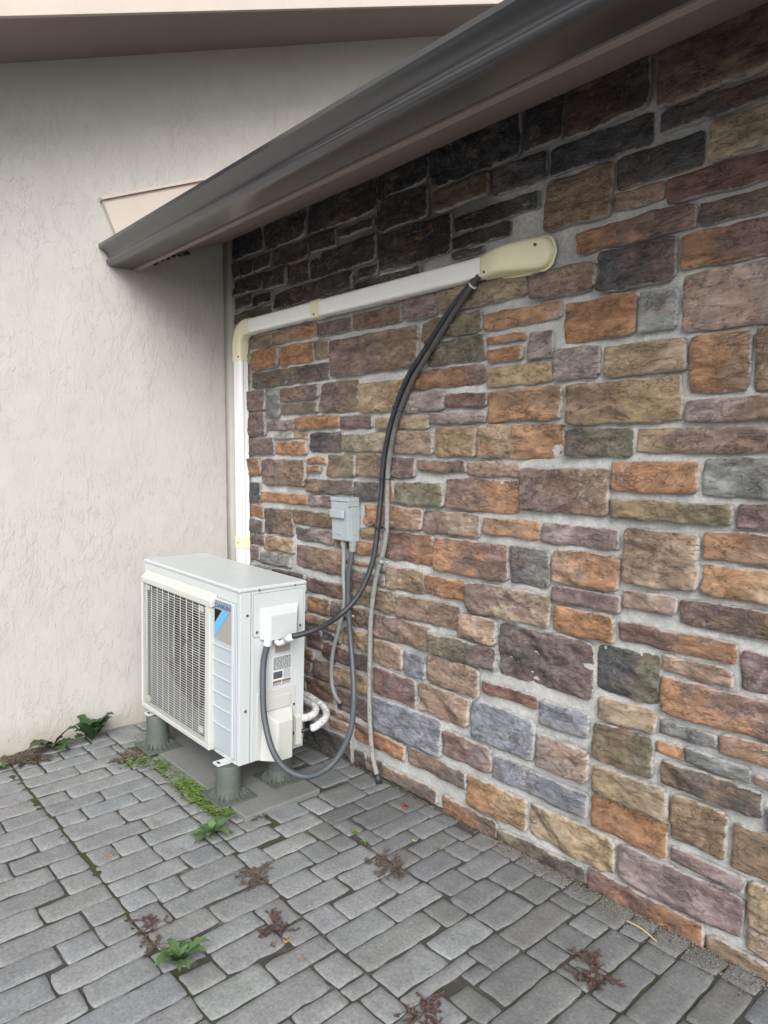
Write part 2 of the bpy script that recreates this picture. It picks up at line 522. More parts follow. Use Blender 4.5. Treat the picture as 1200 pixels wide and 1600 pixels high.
PAVERS = """0.017,0.106,-1.144,-0.996
0.104,0.202,-1.253,-1.159
0.112,0.207,-1.153,-1.05
0.112,0.208,-1.044,-0.938
0.208,0.312,-1.255,-1.159
0.214,0.31,-1.15,-0.935
0.193,0.311,-0.929,-0.832
0.318,0.421,-1.261,-1.045
0.317,0.414,-1.039,-0.832
0.427,0.528,-1.26,-0.94
0.42,0.527,-0.934,-0.848
0.535,0.636,-1.262,-1.153
0.533,0.636,-1.147,-0.837
0.642,0.738,-1.262,-1.049
0.642,0.739,-1.043,-0.83
0.744,0.85,-1.252,-1.157
0.744,0.85,-1.151,-0.946
0.744,0.853,-0.94,-0.831
0.856,0.978,-1.258,-1.052
0.859,0.978,-1.046,-0.834
0.983,1.083,-1.26,-1.002
0.983,1.091,-0.996,-0.84
1.089,1.199,-1.249,-1.163
1.089,1.201,-1.157,-1.056
1.097,1.199,-1.05,-0.84
1.207,1.325,-1.262,-1.056
1.205,1.325,-1.05,-0.878
1.331,1.423,-1.262,-1.005
1.33,1.44,-0.999,-0.879
1.429,1.523,-1.262,-1.165
1.429,1.546,-1.159,-1.064
1.446,1.545,-1.058,-0.85
1.529,1.651,-1.267,-1.17
1.551,1.651,-1.164,-0.853
1.657,1.754,-1.265,-1.069
1.662,1.77,-1.063,-0.853
1.761,1.862,-1.241,-1.169
1.776,1.858,-1.163,-0.966
1.775,1.903,-0.96,-0.863
1.889,1.977,-1.27,-1.167
1.864,1.976,-1.161,-0.966
1.913,2.001,-0.96,-0.863
1.983,2.091,-1.273,-1.071
2.006,2.091,-1.065,-0.868
2.097,2.205,-1.272,-0.969
2.098,2.216,-0.963,-0.868
0.172,0.29,-1.372,-1.261
0.296,0.419,-1.394,-1.267
0.425,0.529,-1.43,-1.268
0.535,0.638,-1.473,-1.268
0.644,0.745,-1.424,-1.268
0.751,0.847,-1.534,-1.263
0.853,0.97,-1.368,-1.264
0.855,0.958,-1.543,-1.374
0.976,1.074,-1.479,-1.266
0.964,1.085,-1.581,-1.485
1.08,1.192,-1.373,-1.266
1.091,1.188,-1.574,-1.379
1.198,1.31,-1.374,-1.268
1.194,1.294,-1.582,-1.38
1.316,1.41,-1.475,-1.268
1.3,1.413,-1.633,-1.481
1.415,1.52,-1.373,-1.268
1.419,1.524,-1.633,-1.379
1.526,1.637,-1.373,-1.273
1.53,1.637,-1.484,-1.379
1.529,1.623,-1.661,-1.49
1.643,1.744,-1.537,-1.273
1.629,1.744,-1.714,-1.543
1.75,1.849,-1.486,-1.3
1.75,1.847,-1.724,-1.492
1.855,1.968,-1.561,-1.276
1.974,2.067,-1.44,-1.279
0.583,0.757,-0.824,-0.767
0.763,0.895,-0.825,-0.776
0.901,0.997,-0.828,-0.789
0.199,0.447,-0.826,-0.788
-0.032,0.218,-0.783,-0.627
1.093,1.214,-0.834,-0.766
1.22,1.349,-0.82,-0.739
1.272,1.349,-0.732,-0.619
1.261,1.382,-0.602,-0.457
1.296,1.425,-0.451,-0.364
1.288,1.425,-0.354,-0.187
1.355,1.458,-0.824,-0.645
1.388,1.482,-0.639,-0.461
1.431,1.519,-0.455,-0.28
1.464,1.578,-0.844,-0.757
1.488,1.577,-0.751,-0.562
1.487,1.593,-0.548,-0.461
1.525,1.633,-0.455,-0.383
1.584,1.688,-0.847,-0.659
1.583,1.695,-0.653,-0.554
1.599,1.694,-0.548,-0.461
1.639,1.735,-0.432,-0.371
1.694,1.797,-0.847,-0.699
1.701,1.797,-0.693,-0.454
1.803,1.895,-0.857,-0.658
1.803,1.909,-0.652,-0.458
1.901,2.013,-0.857,-0.76
1.915,2.013,-0.754,-0.554
1.915,2.018,-0.548,-0.451
2.019,2.122,-0.862,-0.658
2.023,2.121,-0.652,-0.447
2.127,2.226,-0.86,-0.56
2.127,2.237,-0.554,-0.457
2.232,2.346,-0.86,-0.66
2.243,2.346,-0.654,-0.457
2.352,2.397,-0.86,-0.597
2.352,2.45,-0.591,-0.464
2.435,2.558,-0.76,-0.68
2.457,2.558,-0.669,-0.466
2.564,2.662,-0.752,-0.466
2.668,2.766,-0.652,-0.465
1.531,1.649,-0.365,-0.178
1.655,1.738,-0.365,-0.129
1.743,1.818,-0.446,-0.262
1.744,1.831,-0.256,-0.117
1.824,1.921,-0.445,-0.354
1.837,1.921,-0.348,-0.16
1.838,1.938,-0.154,-0.099
1.927,2.03,-0.441,-0.255
1.927,2.037,-0.249,-0.16
2.035,2.142,-0.437,-0.31
2.043,2.142,-0.304,-0.119
2.148,2.243,-0.451,-0.273
2.148,2.249,-0.259,-0.127
2.249,2.354,-0.451,-0.265
2.255,2.354,-0.254,-0.127
2.36,2.458,-0.458,-0.209
2.36,2.465,-0.203,-0.14
2.464,2.56,-0.46,-0.37
2.464,2.566,-0.364,-0.263
2.471,2.566,-0.257,-0.177
2.572,2.671,-0.352,-0.177
2.566,2.671,-0.459,-0.409
2.677,2.766,-0.459,-0.259
2.678,2.769,-0.253,-0.156
2.775,2.878,-0.453,-0.146
2.885,2.977,-0.35,-0.137
0.881,1.028,-0.202,-0.088
1.033,1.257,-0.3,-0.148
-0.008,0.117,-3.413,-3.298
0.123,0.237,-3.413,-3.118
0.243,0.357,-3.413,-3.198
0.363,0.477,-3.413,-3.298
0.483,0.597,-3.413,-3.118
0.603,0.717,-3.413,-3.298
0.723,0.837,-3.413,-3.198
0.843,0.957,-3.413,-3.198
0.963,1.077,-3.413,-3.198
1.083,1.197,-3.413,-3.118
1.203,1.317,-3.413,-3.248
1.323,1.437,-3.413,-3.298
1.443,1.557,-3.413,-3.298
1.563,1.677,-3.413,-3.118
1.683,1.797,-3.413,-3.298
1.803,1.917,-3.413,-3.118
1.923,2.037,-3.413,-3.198
2.043,2.157,-3.413,-3.298
2.163,2.277,-3.413,-3.118
2.283,2.397,-3.413,-3.248
2.403,2.517,-3.413,-3.248
2.523,2.637,-3.413,-3.298
2.643,2.757,-3.413,-3.248
2.763,2.877,-3.413,-3.198
2.883,2.997,-3.413,-3.198
3.003,3.117,-3.413,-3.298
3.123,3.237,-3.413,-3.248
3.243,3.357,-3.413,-3.118
3.363,3.477,-3.413,-3.298
3.483,3.597,-3.413,-3.198
3.603,3.717,-3.413,-3.298
3.723,3.837,-3.413,-3.198
3.843,3.957,-3.413,-3.198
3.963,4.077,-3.413,-3.298
4.083,4.208,-3.413,-3.198
-0.008,0.117,-3.292,-3.088
0.363,0.477,-3.292,-3.008
0.603,0.717,-3.292,-3.088
1.323,1.437,-3.292,-3.088
1.443,1.557,-3.292,-3.138
1.683,1.797,-3.292,-3.188
2.043,2.157,-3.292,-3.138
2.523,2.637,-3.292,-3.188
3.003,3.117,-3.292,-3.088
3.363,3.477,-3.292,-3.188
3.603,3.717,-3.292,-3.008
3.963,4.077,-3.292,-3.008
1.203,1.317,-3.242,-2.958
2.283,2.397,-3.242,-3.038
2.403,2.517,-3.242,-2.958
2.643,2.757,-3.242,-3.038
3.123,3.237,-3.242,-3.088
0.243,0.357,-3.192,-2.908
0.723,0.837,-3.192,-3.038
0.843,0.957,-3.192,-2.908
0.963,1.077,-3.192,-2.908
1.923,2.037,-3.192,-3.038
2.763,2.877,-3.192,-3.088
2.883,2.997,-3.192,-3.088
3.483,3.597,-3.192,-3.038
3.723,3.837,-3.192,-2.988
3.843,3.957,-3.192,-3.088
4.083,4.208,-3.192,-2.988
1.683,1.797,-3.182,-3.028
2.523,2.637,-3.182,-3.078
3.363,3.477,-3.182,-3.028
1.443,1.557,-3.132,-2.928
2.043,2.157,-3.132,-3.028
0.123,0.237,-3.112,-2.828
0.483,0.597,-3.112,-2.908
1.083,1.197,-3.112,-2.908
1.563,1.677,-3.112,-2.958
1.803,1.917,-3.112,-3.008
2.163,2.277,-3.112,-2.958
3.243,3.357,-3.112,-2.958
-0.008,0.117,-3.082,-2.798
0.603,0.717,-3.082,-2.978
1.323,1.437,-3.082,-2.928
2.763,2.877,-3.082,-2.978
2.883,2.997,-3.082,-2.798
3.003,3.117,-3.082,-2.878
3.123,3.237,-3.082,-2.928
3.843,3.957,-3.082,-2.798
2.523,2.637,-3.072,-2.968
0.723,0.837,-3.032,-2.748
1.923,2.037,-3.032,-2.828
2.283,2.397,-3.032,-2.878
2.643,2.757,-3.032,-2.878
3.483,3.597,-3.032,-2.828
1.683,1.797,-3.022,-2.868
2.043,2.157,-3.022,-2.918
3.363,3.477,-3.022,-2.818
0.363,0.477,-3.002,-2.898
1.803,1.917,-3.002,-2.848
3.603,3.717,-3.002,-2.848
3.963,4.077,-3.002,-2.718
3.723,3.837,-2.982,-2.778
4.083,4.208,-2.982,-2.828
0.603,0.717,-2.972,-2.868
2.763,2.877,-2.972,-2.688
2.523,2.637,-2.962,-2.758
1.203,1.317,-2.952,-2.668
1.563,1.677,-2.952,-2.668
2.163,2.277,-2.952,-2.798
2.403,2.517,-2.952,-2.748
3.243,3.357,-2.952,-2.798
1.323,1.437,-2.922,-2.718
1.443,1.557,-2.922,-2.638
3.123,3.237,-2.922,-2.768
2.043,2.157,-2.912,-2.758
0.243,0.357,-2.902,-2.798
0.483,0.597,-2.902,-2.618
0.843,0.957,-2.902,-2.748
0.963,1.077,-2.902,-2.798
1.083,1.197,-2.902,-2.798
0.363,0.477,-2.892,-2.608
2.283,2.397,-2.872,-2.718
2.643,2.757,-2.872,-2.588
3.003,3.117,-2.872,-2.588
0.603,0.717,-2.862,-2.578
1.683,1.797,-2.862,-2.708
1.803,1.917,-2.842,-2.638
3.603,3.717,-2.842,-2.558
0.123,0.237,-2.822,-2.538
1.923,2.037,-2.822,-2.718
3.483,3.597,-2.822,-2.538
4.083,4.208,-2.822,-2.718
3.363,3.477,-2.812,-2.528
-0.008,0.117,-2.792,-2.588
0.243,0.357,-2.792,-2.508
0.963,1.077,-2.792,-2.688
1.083,1.197,-2.792,-2.588
2.163,2.277,-2.792,-2.508
2.883,2.997,-2.792,-2.638
3.243,3.357,-2.792,-2.588
3.843,3.957,-2.792,-2.508
3.723,3.837,-2.772,-2.618
3.123,3.237,-2.762,-2.658
2.043,2.157,-2.752,-2.648
2.523,2.637,-2.752,-2.548
0.723,0.837,-2.742,-2.588
0.843,0.957,-2.742,-2.638
2.403,2.517,-2.742,-2.538
1.323,1.437,-2.712,-2.608
1.923,2.037,-2.712,-2.558
2.283,2.397,-2.712,-2.508
3.963,4.077,-2.712,-2.508
4.083,4.208,-2.712,-2.608
1.683,1.797,-2.702,-2.548
0.963,1.077,-2.682,-2.578
2.763,2.877,-2.682,-2.398
1.203,1.317,-2.662,-2.458
1.563,1.677,-2.662,-2.558
3.123,3.237,-2.652,-2.498
2.043,2.157,-2.642,-2.488
0.843,0.957,-2.632,-2.478
1.443,1.557,-2.632,-2.428
1.803,1.917,-2.632,-2.528
2.883,2.997,-2.632,-2.528
0.483,0.597,-2.612,-2.458
3.723,3.837,-2.612,-2.328
0.363,0.477,-2.602,-2.448
1.323,1.437,-2.602,-2.448
4.083,4.208,-2.602,-2.398
-0.008,0.117,-2.582,-2.428
0.723,0.837,-2.582,-2.378
1.083,1.197,-2.582,-2.298
2.643,2.757,-2.582,-2.428
3.003,3.117,-2.582,-2.298
3.243,3.357,-2.582,-2.298
0.603,0.717,-2.572,-2.468
0.963,1.077,-2.572,-2.418
1.563,1.677,-2.552,-2.268
1.923,2.037,-2.552,-2.348
3.603,3.717,-2.552,-2.268
1.683,1.797,-2.542,-2.338
2.523,2.637,-2.542,-2.438
0.123,0.237,-2.532,-2.248
2.403,2.517,-2.532,-2.328
3.483,3.597,-2.532,-2.248
1.803,1.917,-2.522,-2.238
2.883,2.997,-2.522,-2.318
3.363,3.477,-2.522,-2.368
0.243,0.357,-2.502,-2.298
2.163,2.277,-2.502,-2.298
2.283,2.397,-2.502,-2.398
3.843,3.957,-2.502,-2.398
3.963,4.077,-2.502,-2.398
3.123,3.237,-2.492,-2.208
2.043,2.157,-2.482,-2.328
0.843,0.957,-2.472,-2.268
0.603,0.717,-2.462,-2.308
0.483,0.597,-2.452,-2.248
1.203,1.317,-2.452,-2.298
0.363,0.477,-2.442,-2.238
1.323,1.437,-2.442,-2.288
2.523,2.637,-2.432,-2.148
-0.008,0.117,-2.422,-2.218
1.443,1.557,-2.422,-2.218
2.643,2.757,-2.422,-2.318
0.963,1.077,-2.412,-2.258
2.283,2.397,-2.392,-2.238
2.763,2.877,-2.392,-2.108
3.843,3.957,-2.392,-2.238
3.963,4.077,-2.392,-2.108
4.083,4.208,-2.392,-2.188
0.723,0.837,-2.372,-2.268
3.363,3.477,-2.362,-2.078
1.923,2.037,-2.342,-2.238
1.683,1.797,-2.332,-2.178
2.043,2.157,-2.322,-2.168
2.403,2.517,-2.322,-2.218
3.723,3.837,-2.322,-2.038
2.643,2.757,-2.312,-2.028
2.883,2.997,-2.312,-2.208
0.603,0.717,-2.302,-2.148
0.243,0.357,-2.292,-2.138
1.083,1.197,-2.292,-2.088
1.203,1.317,-2.292,-2.008
2.163,2.277,-2.292,-2.138
3.003,3.117,-2.292,-2.088
3.243,3.357,-2.292,-2.188
1.323,1.437,-2.282,-1.998
0.723,0.837,-2.262,-2.058
0.843,0.957,-2.262,-2.108
1.563,1.677,-2.262,-1.978
3.603,3.717,-2.262,-2.158
0.963,1.077,-2.252,-2.148
0.123,0.237,-2.242,-2.088
0.483,0.597,-2.242,-1.958
3.483,3.597,-2.242,-1.958
0.363,0.477,-2.232,-1.948
1.803,1.917,-2.232,-1.948
1.923,2.037,-2.232,-1.948
2.283,2.397,-2.232,-2.028
3.843,3.957,-2.232,-2.028
-0.008,0.117,-2.212,-2.108
1.443,1.557,-2.212,-2.108
2.403,2.517,-2.212,-2.108
2.883,2.997,-2.202,-2.098
3.123,3.237,-2.202,-2.098
3.243,3.357,-2.182,-1.978
4.083,4.208,-2.182,-2.078
1.683,1.797,-2.172,-1.888
2.043,2.157,-2.162,-2.058
3.603,3.717,-2.152,-1.948
0.603,0.717,-2.142,-2.038
0.963,1.077,-2.142,-1.938
2.523,2.637,-2.142,-1.988
0.243,0.357,-2.132,-2.028
2.163,2.277,-2.132,-2.028
-0.008,0.117,-2.102,-1.998
0.843,0.957,-2.102,-1.898
1.443,1.557,-2.102,-1.898
2.403,2.517,-2.102,-1.818
2.763,2.877,-2.102,-1.818
3.963,4.077,-2.102,-1.948
2.883,2.997,-2.092,-1.808
3.123,3.237,-2.092,-1.888
0.123,0.237,-2.082,-1.978
1.083,1.197,-2.082,-1.978
3.003,3.117,-2.082,-1.798
3.363,3.477,-2.072,-1.968
4.083,4.208,-2.072,-1.918
0.723,0.837,-2.052,-1.898
2.043,2.157,-2.052,-1.948
0.603,0.717,-2.032,-1.878
3.723,3.837,-2.032,-1.928
0.243,0.357,-2.022,-1.738
2.163,2.277,-2.022,-1.818
2.283,2.397,-2.022,-1.738
2.643,2.757,-2.022,-1.738
3.843,3.957,-2.022,-1.738
1.203,1.317,-2.002,-1.798
-0.008,0.117,-1.992,-1.888
1.323,1.437,-1.992,-1.788
2.523,2.637,-1.982,-1.878
0.123,0.237,-1.972,-1.868
1.083,1.197,-1.972,-1.868
1.563,1.677,-1.972,-1.818
3.243,3.357,-1.972,-1.688
3.363,3.477,-1.962,-1.758
0.483,0.597,-1.952,-1.798
3.483,3.597,-1.952,-1.748
0.363,0.477,-1.942,-1.788
1.803,1.917,-1.942,-1.838
1.923,2.037,-1.942,-1.838
2.043,2.157,-1.942,-1.658
3.603,3.717,-1.942,-1.658
3.963,4.077,-1.942,-1.838
0.963,1.077,-1.932,-1.828
3.723,3.837,-1.922,-1.818
4.083,4.208,-1.912,-1.808
0.723,0.837,-1.892,-1.608
0.843,0.957,-1.892,-1.688
1.443,1.557,-1.892,-1.667
-0.008,0.117,-1.882,-1.678
1.683,1.797,-1.882,-1.73
3.123,3.237,-1.882,-1.728
0.603,0.717,-1.872,-1.668
2.523,2.637,-1.872,-1.718
0.123,0.237,-1.862,-1.758
1.083,1.197,-1.862,-1.708
1.803,1.917,-1.832,-1.73
1.923,2.037,-1.832,-1.628
3.963,4.077,-1.832,-1.678
0.963,1.077,-1.822,-1.718
1.563,1.677,-1.812,-1.72
2.163,2.277,-1.812,-1.658
2.403,2.517,-1.812,-1.658
2.763,2.877,-1.812,-1.528
3.723,3.837,-1.812,-1.608
2.883,2.997,-1.802,-1.598
4.083,4.208,-1.802,-1.698
0.483,0.597,-1.792,-1.688
1.203,1.317,-1.792,-1.639
3.003,3.117,-1.792,-1.508
0.363,0.477,-1.782,-1.628
1.323,1.437,-1.782,-1.639
0.123,0.237,-1.752,-1.548
3.363,3.477,-1.752,-1.598
3.483,3.597,-1.742,-1.458
0.243,0.357,-1.732,-1.578
2.283,2.397,-1.732,-1.578
2.643,2.757,-1.732,-1.628
3.843,3.957,-1.732,-1.448
1.853,1.917,-1.724,-1.567
3.123,3.237,-1.722,-1.438
0.963,1.077,-1.712,-1.587
1.563,1.623,-1.714,-1.667
2.523,2.637,-1.712,-1.558
1.083,1.197,-1.702,-1.588
4.083,4.208,-1.692,-1.488
0.483,0.597,-1.682,-1.528
0.843,0.957,-1.682,-1.549
3.243,3.357,-1.682,-1.398
-0.008,0.117,-1.672,-1.568
3.963,4.077,-1.672,-1.568
0.603,0.717,-1.662,-1.508
2.043,2.157,-1.652,-1.448
2.163,2.277,-1.652,-1.548
2.403,2.517,-1.652,-1.448
3.603,3.717,-1.652,-1.498
1.203,1.294,-1.633,-1.588
0.363,0.477,-1.622,-1.436
1.923,2.037,-1.622,-1.568
2.643,2.757,-1.622,-1.418
0.723,0.837,-1.602,-1.54
3.723,3.837,-1.602,-1.318
2.883,2.997,-1.592,-1.488
3.363,3.477,-1.592,-1.488
0.243,0.357,-1.572,-1.468
2.283,2.397,-1.572,-1.368
-0.008,0.117,-1.562,-1.358
1.974,2.037,-1.562,-1.447
3.963,4.077,-1.562,-1.278
2.523,2.637,-1.552,-1.398
0.123,0.237,-1.542,-1.378
2.163,2.277,-1.542,-1.338
0.483,0.597,-1.522,-1.479
2.763,2.877,-1.522,-1.418
0.644,0.745,-1.502,-1.43
3.003,3.117,-1.502,-1.218
3.603,3.717,-1.492,-1.288
2.883,2.997,-1.482,-1.328
3.363,3.477,-1.482,-1.378
4.083,4.208,-1.482,-1.198
0.243,0.357,-1.462,-1.4
3.483,3.597,-1.452,-1.298
2.073,2.157,-1.442,-1.279
2.403,2.517,-1.442,-1.238
3.843,3.957,-1.442,-1.158
3.123,3.237,-1.432,-1.328
2.643,2.757,-1.412,-1.308
2.763,2.877,-1.412,-1.208
2.523,2.637,-1.392,-1.238
3.243,3.357,-1.392,-1.188
0.123,0.166,-1.372,-1.259
3.363,3.477,-1.372,-1.268
2.283,2.397,-1.362,-1.158
-0.008,0.117,-1.352,-1.259
2.163,2.277,-1.332,-1.278
2.883,2.997,-1.322,-1.218
3.123,3.237,-1.322,-1.168
3.723,3.837,-1.312,-1.158
2.643,2.757,-1.302,-1.198
1.76,1.849,-1.294,-1.247
3.483,3.597,-1.292,-1.088
3.603,3.717,-1.282,-1.128
2.211,2.277,-1.272,-1.118
3.963,4.077,-1.272,-1.068
3.363,3.477,-1.262,-1.158
-0.008,0.098,-1.253,-1.15
2.403,2.517,-1.232,-1.078
2.523,2.637,-1.232,-1.128
2.883,2.997,-1.212,-0.928
3.003,3.117,-1.212,-1.058
2.763,2.877,-1.202,-1.048
2.643,2.757,-1.192,-0.988
4.083,4.208,-1.192,-0.908
3.243,3.357,-1.182,-1.078
3.123,3.237,-1.162,-1.058
2.283,2.397,-1.152,-0.948
3.363,3.477,-1.152,-0.998
3.723,3.837,-1.152,-0.948
3.843,3.957,-1.152,-0.948
2.523,2.637,-1.122,-0.968
3.603,3.717,-1.122,-1.018
2.211,2.277,-1.112,-0.969
3.483,3.597,-1.082,-0.978
2.403,2.517,-1.072,-0.968
3.243,3.357,-1.072,-0.968
3.963,4.077,-1.062,-0.778
3.003,3.117,-1.052,-0.768
3.123,3.237,-1.052,-0.948
2.763,2.877,-1.042,-0.938
3.603,3.717,-1.012,-0.808
-0.008,0.106,-0.99,-0.888
3.363,3.477,-0.992,-0.788
2.643,2.757,-0.982,-0.758
3.483,3.597,-0.972,-0.868
2.222,2.277,-0.963,-0.866
2.403,2.517,-0.962,-0.766
2.523,2.637,-0.962,-0.766
3.243,3.357,-0.962,-0.808
2.283,2.397,-0.942,-0.866
3.123,3.237,-0.942,-0.788
3.723,3.837,-0.942,-0.738
3.843,3.957,-0.942,-0.788
0.113,0.187,-0.932,-0.788
2.763,2.877,-0.932,-0.658
2.883,2.997,-0.922,-0.638
4.083,4.208,-0.902,-0.698
-0.008,0.107,-0.882,-0.788
1.219,1.337,-0.872,-0.826
1.343,1.44,-0.873,-0.83
3.483,3.597,-0.862,-0.658
0.453,0.527,-0.842,-0.738
0.533,0.577,-0.831,-0.728
1.003,1.087,-0.834,-0.548
3.243,3.357,-0.802,-0.698
3.603,3.717,-0.802,-0.518
0.224,0.337,-0.783,-0.498
0.343,0.447,-0.783,-0.498
0.901,0.997,-0.783,-0.498
3.123,3.237,-0.782,-0.678
3.363,3.477,-0.782,-0.678
3.843,3.957,-0.782,-0.678
0.763,0.888,-0.77,-0.618
3.963,4.077,-0.772,-0.668
0.583,0.697,-0.761,-0.478
0.703,0.757,-0.761,-0.658
1.093,1.207,-0.76,-0.658
3.003,3.117,-0.762,-0.658
2.668,2.757,-0.752,-0.658
0.453,0.527,-0.732,-0.528
1.213,1.266,-0.733,-0.608
3.723,3.837,-0.732,-0.628
0.533,0.577,-0.722,-0.518
3.243,3.357,-0.692,-0.538
4.083,4.208,-0.692,-0.538
2.403,2.451,-0.674,-0.596
3.123,3.237,-0.672,-0.388
3.363,3.477,-0.672,-0.568
3.843,3.957,-0.672,-0.468
3.963,4.077,-0.662,-0.558
0.703,0.757,-0.652,-0.548
1.093,1.207,-0.652,-0.448
2.772,2.877,-0.652,-0.459
3.003,3.117,-0.652,-0.448
3.483,3.597,-0.652,-0.548
2.883,2.997,-0.632,-0.478
-0.008,0.117,-0.621,-0.418
0.123,0.218,-0.621,-0.518
3.723,3.837,-0.622,-0.338
0.763,0.888,-0.612,-0.508
1.213,1.255,-0.602,-0.498
3.363,3.477,-0.562,-0.278
3.963,4.077,-0.552,-0.398
0.703,0.757,-0.542,-0.388
1.003,1.087,-0.542,-0.388
3.483,3.597,-0.542,-0.438
3.243,3.357,-0.532,-0.328
4.083,4.208,-0.532,-0.328
0.453,0.527,-0.522,-0.238
0.123,0.217,-0.512,-0.408
0.533,0.577,-0.512,-0.408
3.603,3.717,-0.512,-0.308
0.763,0.877,-0.502,-0.218
0.223,0.337,-0.492,-0.288
0.343,0.447,-0.492,-0.338
0.883,0.997,-0.492,-0.208
1.213,1.255,-0.492,-0.327
0.583,0.697,-0.472,-0.368
2.884,2.997,-0.472,-0.356
3.843,3.957,-0.462,-0.358
1.093,1.207,-0.442,-0.306
3.003,3.117,-0.442,-0.238
3.483,3.597,-0.432,-0.228
-0.008,0.117,-0.412,-0.308
0.123,0.217,-0.402,-0.198
0.533,0.577,-0.402,-0.248
2.572,2.671,-0.403,-0.358
3.963,4.077,-0.392,-0.288
0.703,0.757,-0.382,-0.228
1.003,1.087,-0.382,-0.306
3.123,3.237,-0.382,-0.278
0.583,0.697,-0.362,-0.158
3.843,3.957,-0.352,-0.198
0.343,0.447,-0.332,-0.057
3.723,3.837,-0.332,-0.228
3.243,3.357,-0.322,-0.168
4.083,4.208,-0.322,-0.168
-0.008,0.117,-0.302,-0.198
3.603,3.717,-0.302,-0.087
0.223,0.337,-0.282,-0.178
3.963,4.077,-0.282,-0.067
1.433,1.525,-0.274,-0.057
3.123,3.237,-0.272,-0.057
3.363,3.477,-0.272,-0.168
0.533,0.577,-0.242,-0.057
0.453,0.527,-0.232,-0.128
2.983,3.108,-0.232,-0.057
0.703,0.757,-0.222,-0.057
3.483,3.597,-0.222,-0.057
3.723,3.837,-0.222,-0.057
0.763,0.875,-0.212,-0.097
-0.008,0.117,-0.192,-0.077
0.123,0.217,-0.192,-0.057
3.843,3.957,-0.192,-0.057
1.263,1.377,-0.181,-0.057
1.383,1.427,-0.181,-0.057
0.223,0.337,-0.172,-0.057
1.531,1.647,-0.172,-0.057
2.473,2.587,-0.171,-0.057
2.593,2.667,-0.171,-0.057
3.243,3.357,-0.162,-0.057
3.363,3.477,-0.162,-0.057
4.083,4.208,-0.162,-0.057
0.583,0.697,-0.152,-0.057
1.944,2.037,-0.154,-0.057
2.673,2.767,-0.15,-0.057
1.033,1.147,-0.142,-0.057
1.153,1.257,-0.142,-0.057
2.773,2.877,-0.14,-0.057
2.363,2.467,-0.134,-0.057
2.883,2.977,-0.131,-0.057
0.453,0.527,-0.122,-0.057
1.653,1.737,-0.123,-0.057
2.153,2.267,-0.121,-0.057
2.273,2.357,-0.121,-0.057
1.743,1.832,-0.111,-0.057
2.043,2.147,-0.113,-0.057"""

# ---------------------------------------------------------------- helpers
class MB:
    def __init__(s): s.v = []; s.f = []; s.m = []; s.c = None
    def add(s, vs, fs, mi=0):
        b = len(s.v); s.v += [tuple(p) for p in vs]
        s.f += [tuple(b + i for i in f) for f in fs]; s.m += [mi] * len(fs); return s
    def box(s, x0, x1, y0, y1, z0, z1, mi=0):
        vs = [(x, y, z) for x in (x0, x1) for y in (y0, y1) for z in (z0, z1)]
        return s.add(vs, [(0, 1, 3, 2), (4, 6, 7, 5), (0, 4, 5, 1), (2, 3, 7, 6), (0, 2, 6, 4), (1, 5, 7, 3)], mi)
    def hexa(s, p, mi=0):      # p: 4 base corners then the 4 matching top corners
        return s.add(p, [(0, 3, 2, 1), (4, 5, 6, 7), (0, 1, 5, 4), (1, 2, 6, 5), (2, 3, 7, 6), (3, 0, 4, 7)], mi)
    def prism(s, poly, axis, a, b, mi=0):
        def P(u, v, t): return (t, u, v) if axis == 'x' else ((u, t, v) if axis == 'y' else (u, v, t))
        n = len(poly); vs = [P(u, v, a) for u, v in poly] + [P(u, v, b) for u, v in poly]
        fs = [tuple(range(n))[::-1], tuple(range(n, 2 * n))] + [(i, (i + 1) % n, n + (i + 1) % n, n + i) for i in range(n)]
        return s.add(vs, fs, mi)
    def tube(s, path, r, seg=12, cap=True, mi=0):
        path = [Vector(p) for p in path]; n = len(path); rs = r if isinstance(r, (list, tuple)) else [r] * n
        t0 = (path[1] - path[0]).normalized()
        up = Vector((0, 0, 1)) if abs(t0.z) < .9 else Vector((1, 0, 0))
        u = t0.cross(up).normalized(); vs = []
        for i, p in enumerate(path):
            t = (path[min(i + 1, n - 1)] - path[max(i - 1, 0)]).normalized()
            u = (u - t * u.dot(t)).normalized(); w_ = t.cross(u)
            for k in range(seg):
                a = 2 * math.pi * k / seg
                vs.append(p + (u * math.cos(a) + w_ * math.sin(a)) * rs[i])
        fs = [(i * seg + k, i * seg + (k + 1) % seg, (i + 1) * seg + (k + 1) % seg, (i + 1) * seg + k) for i in range(n - 1) for k in range(seg)]
        if cap: fs += [tuple(range(seg))[::-1], tuple((n - 1) * seg + k for k in range(seg))]
        return s.add(vs, fs, mi)
    def build(s, name, mats, parent=None, smooth=False, bevel=0, seg=2, angle=35):
        me = bpy.data.meshes.new(name); me.from_pydata(s.v, [], s.f)
        mats = mats if isinstance(mats, (list, tuple)) else [mats]
        for m in mats: me.materials.append(m)
        if any(s.m): me.polygons.foreach_set('material_index', s.m)
        bm = bmesh.new(); bm.from_mesh(me); bmesh.ops.recalc_face_normals(bm, faces=bm.faces); bm.to_mesh(me); bm.free()
        if s.c:
            at = me.color_attributes.new('col', 'FLOAT_COLOR', 'POINT')
            at.data.foreach_set('color', [x for c in s.c for x in (c[0], c[1], c[2], c[3] if len(c) > 3 else 1)])
        if smooth: me.polygons.foreach_set('use_smooth', [True] * len(me.polygons))
        me.update()
        o = bpy.data.objects.new(name, me); COL.objects.link(o)
        if parent: o.parent = parent
        if bevel:
            b = o.modifiers.new('bevel', 'BEVEL'); b.width = bevel; b.segments = seg; b.limit_method = 'ANGLE'; b.angle_limit = R(angle)
            b.harden_normals = True
            me.polygons.foreach_set('use_smooth', [True] * len(me.polygons))
        return o

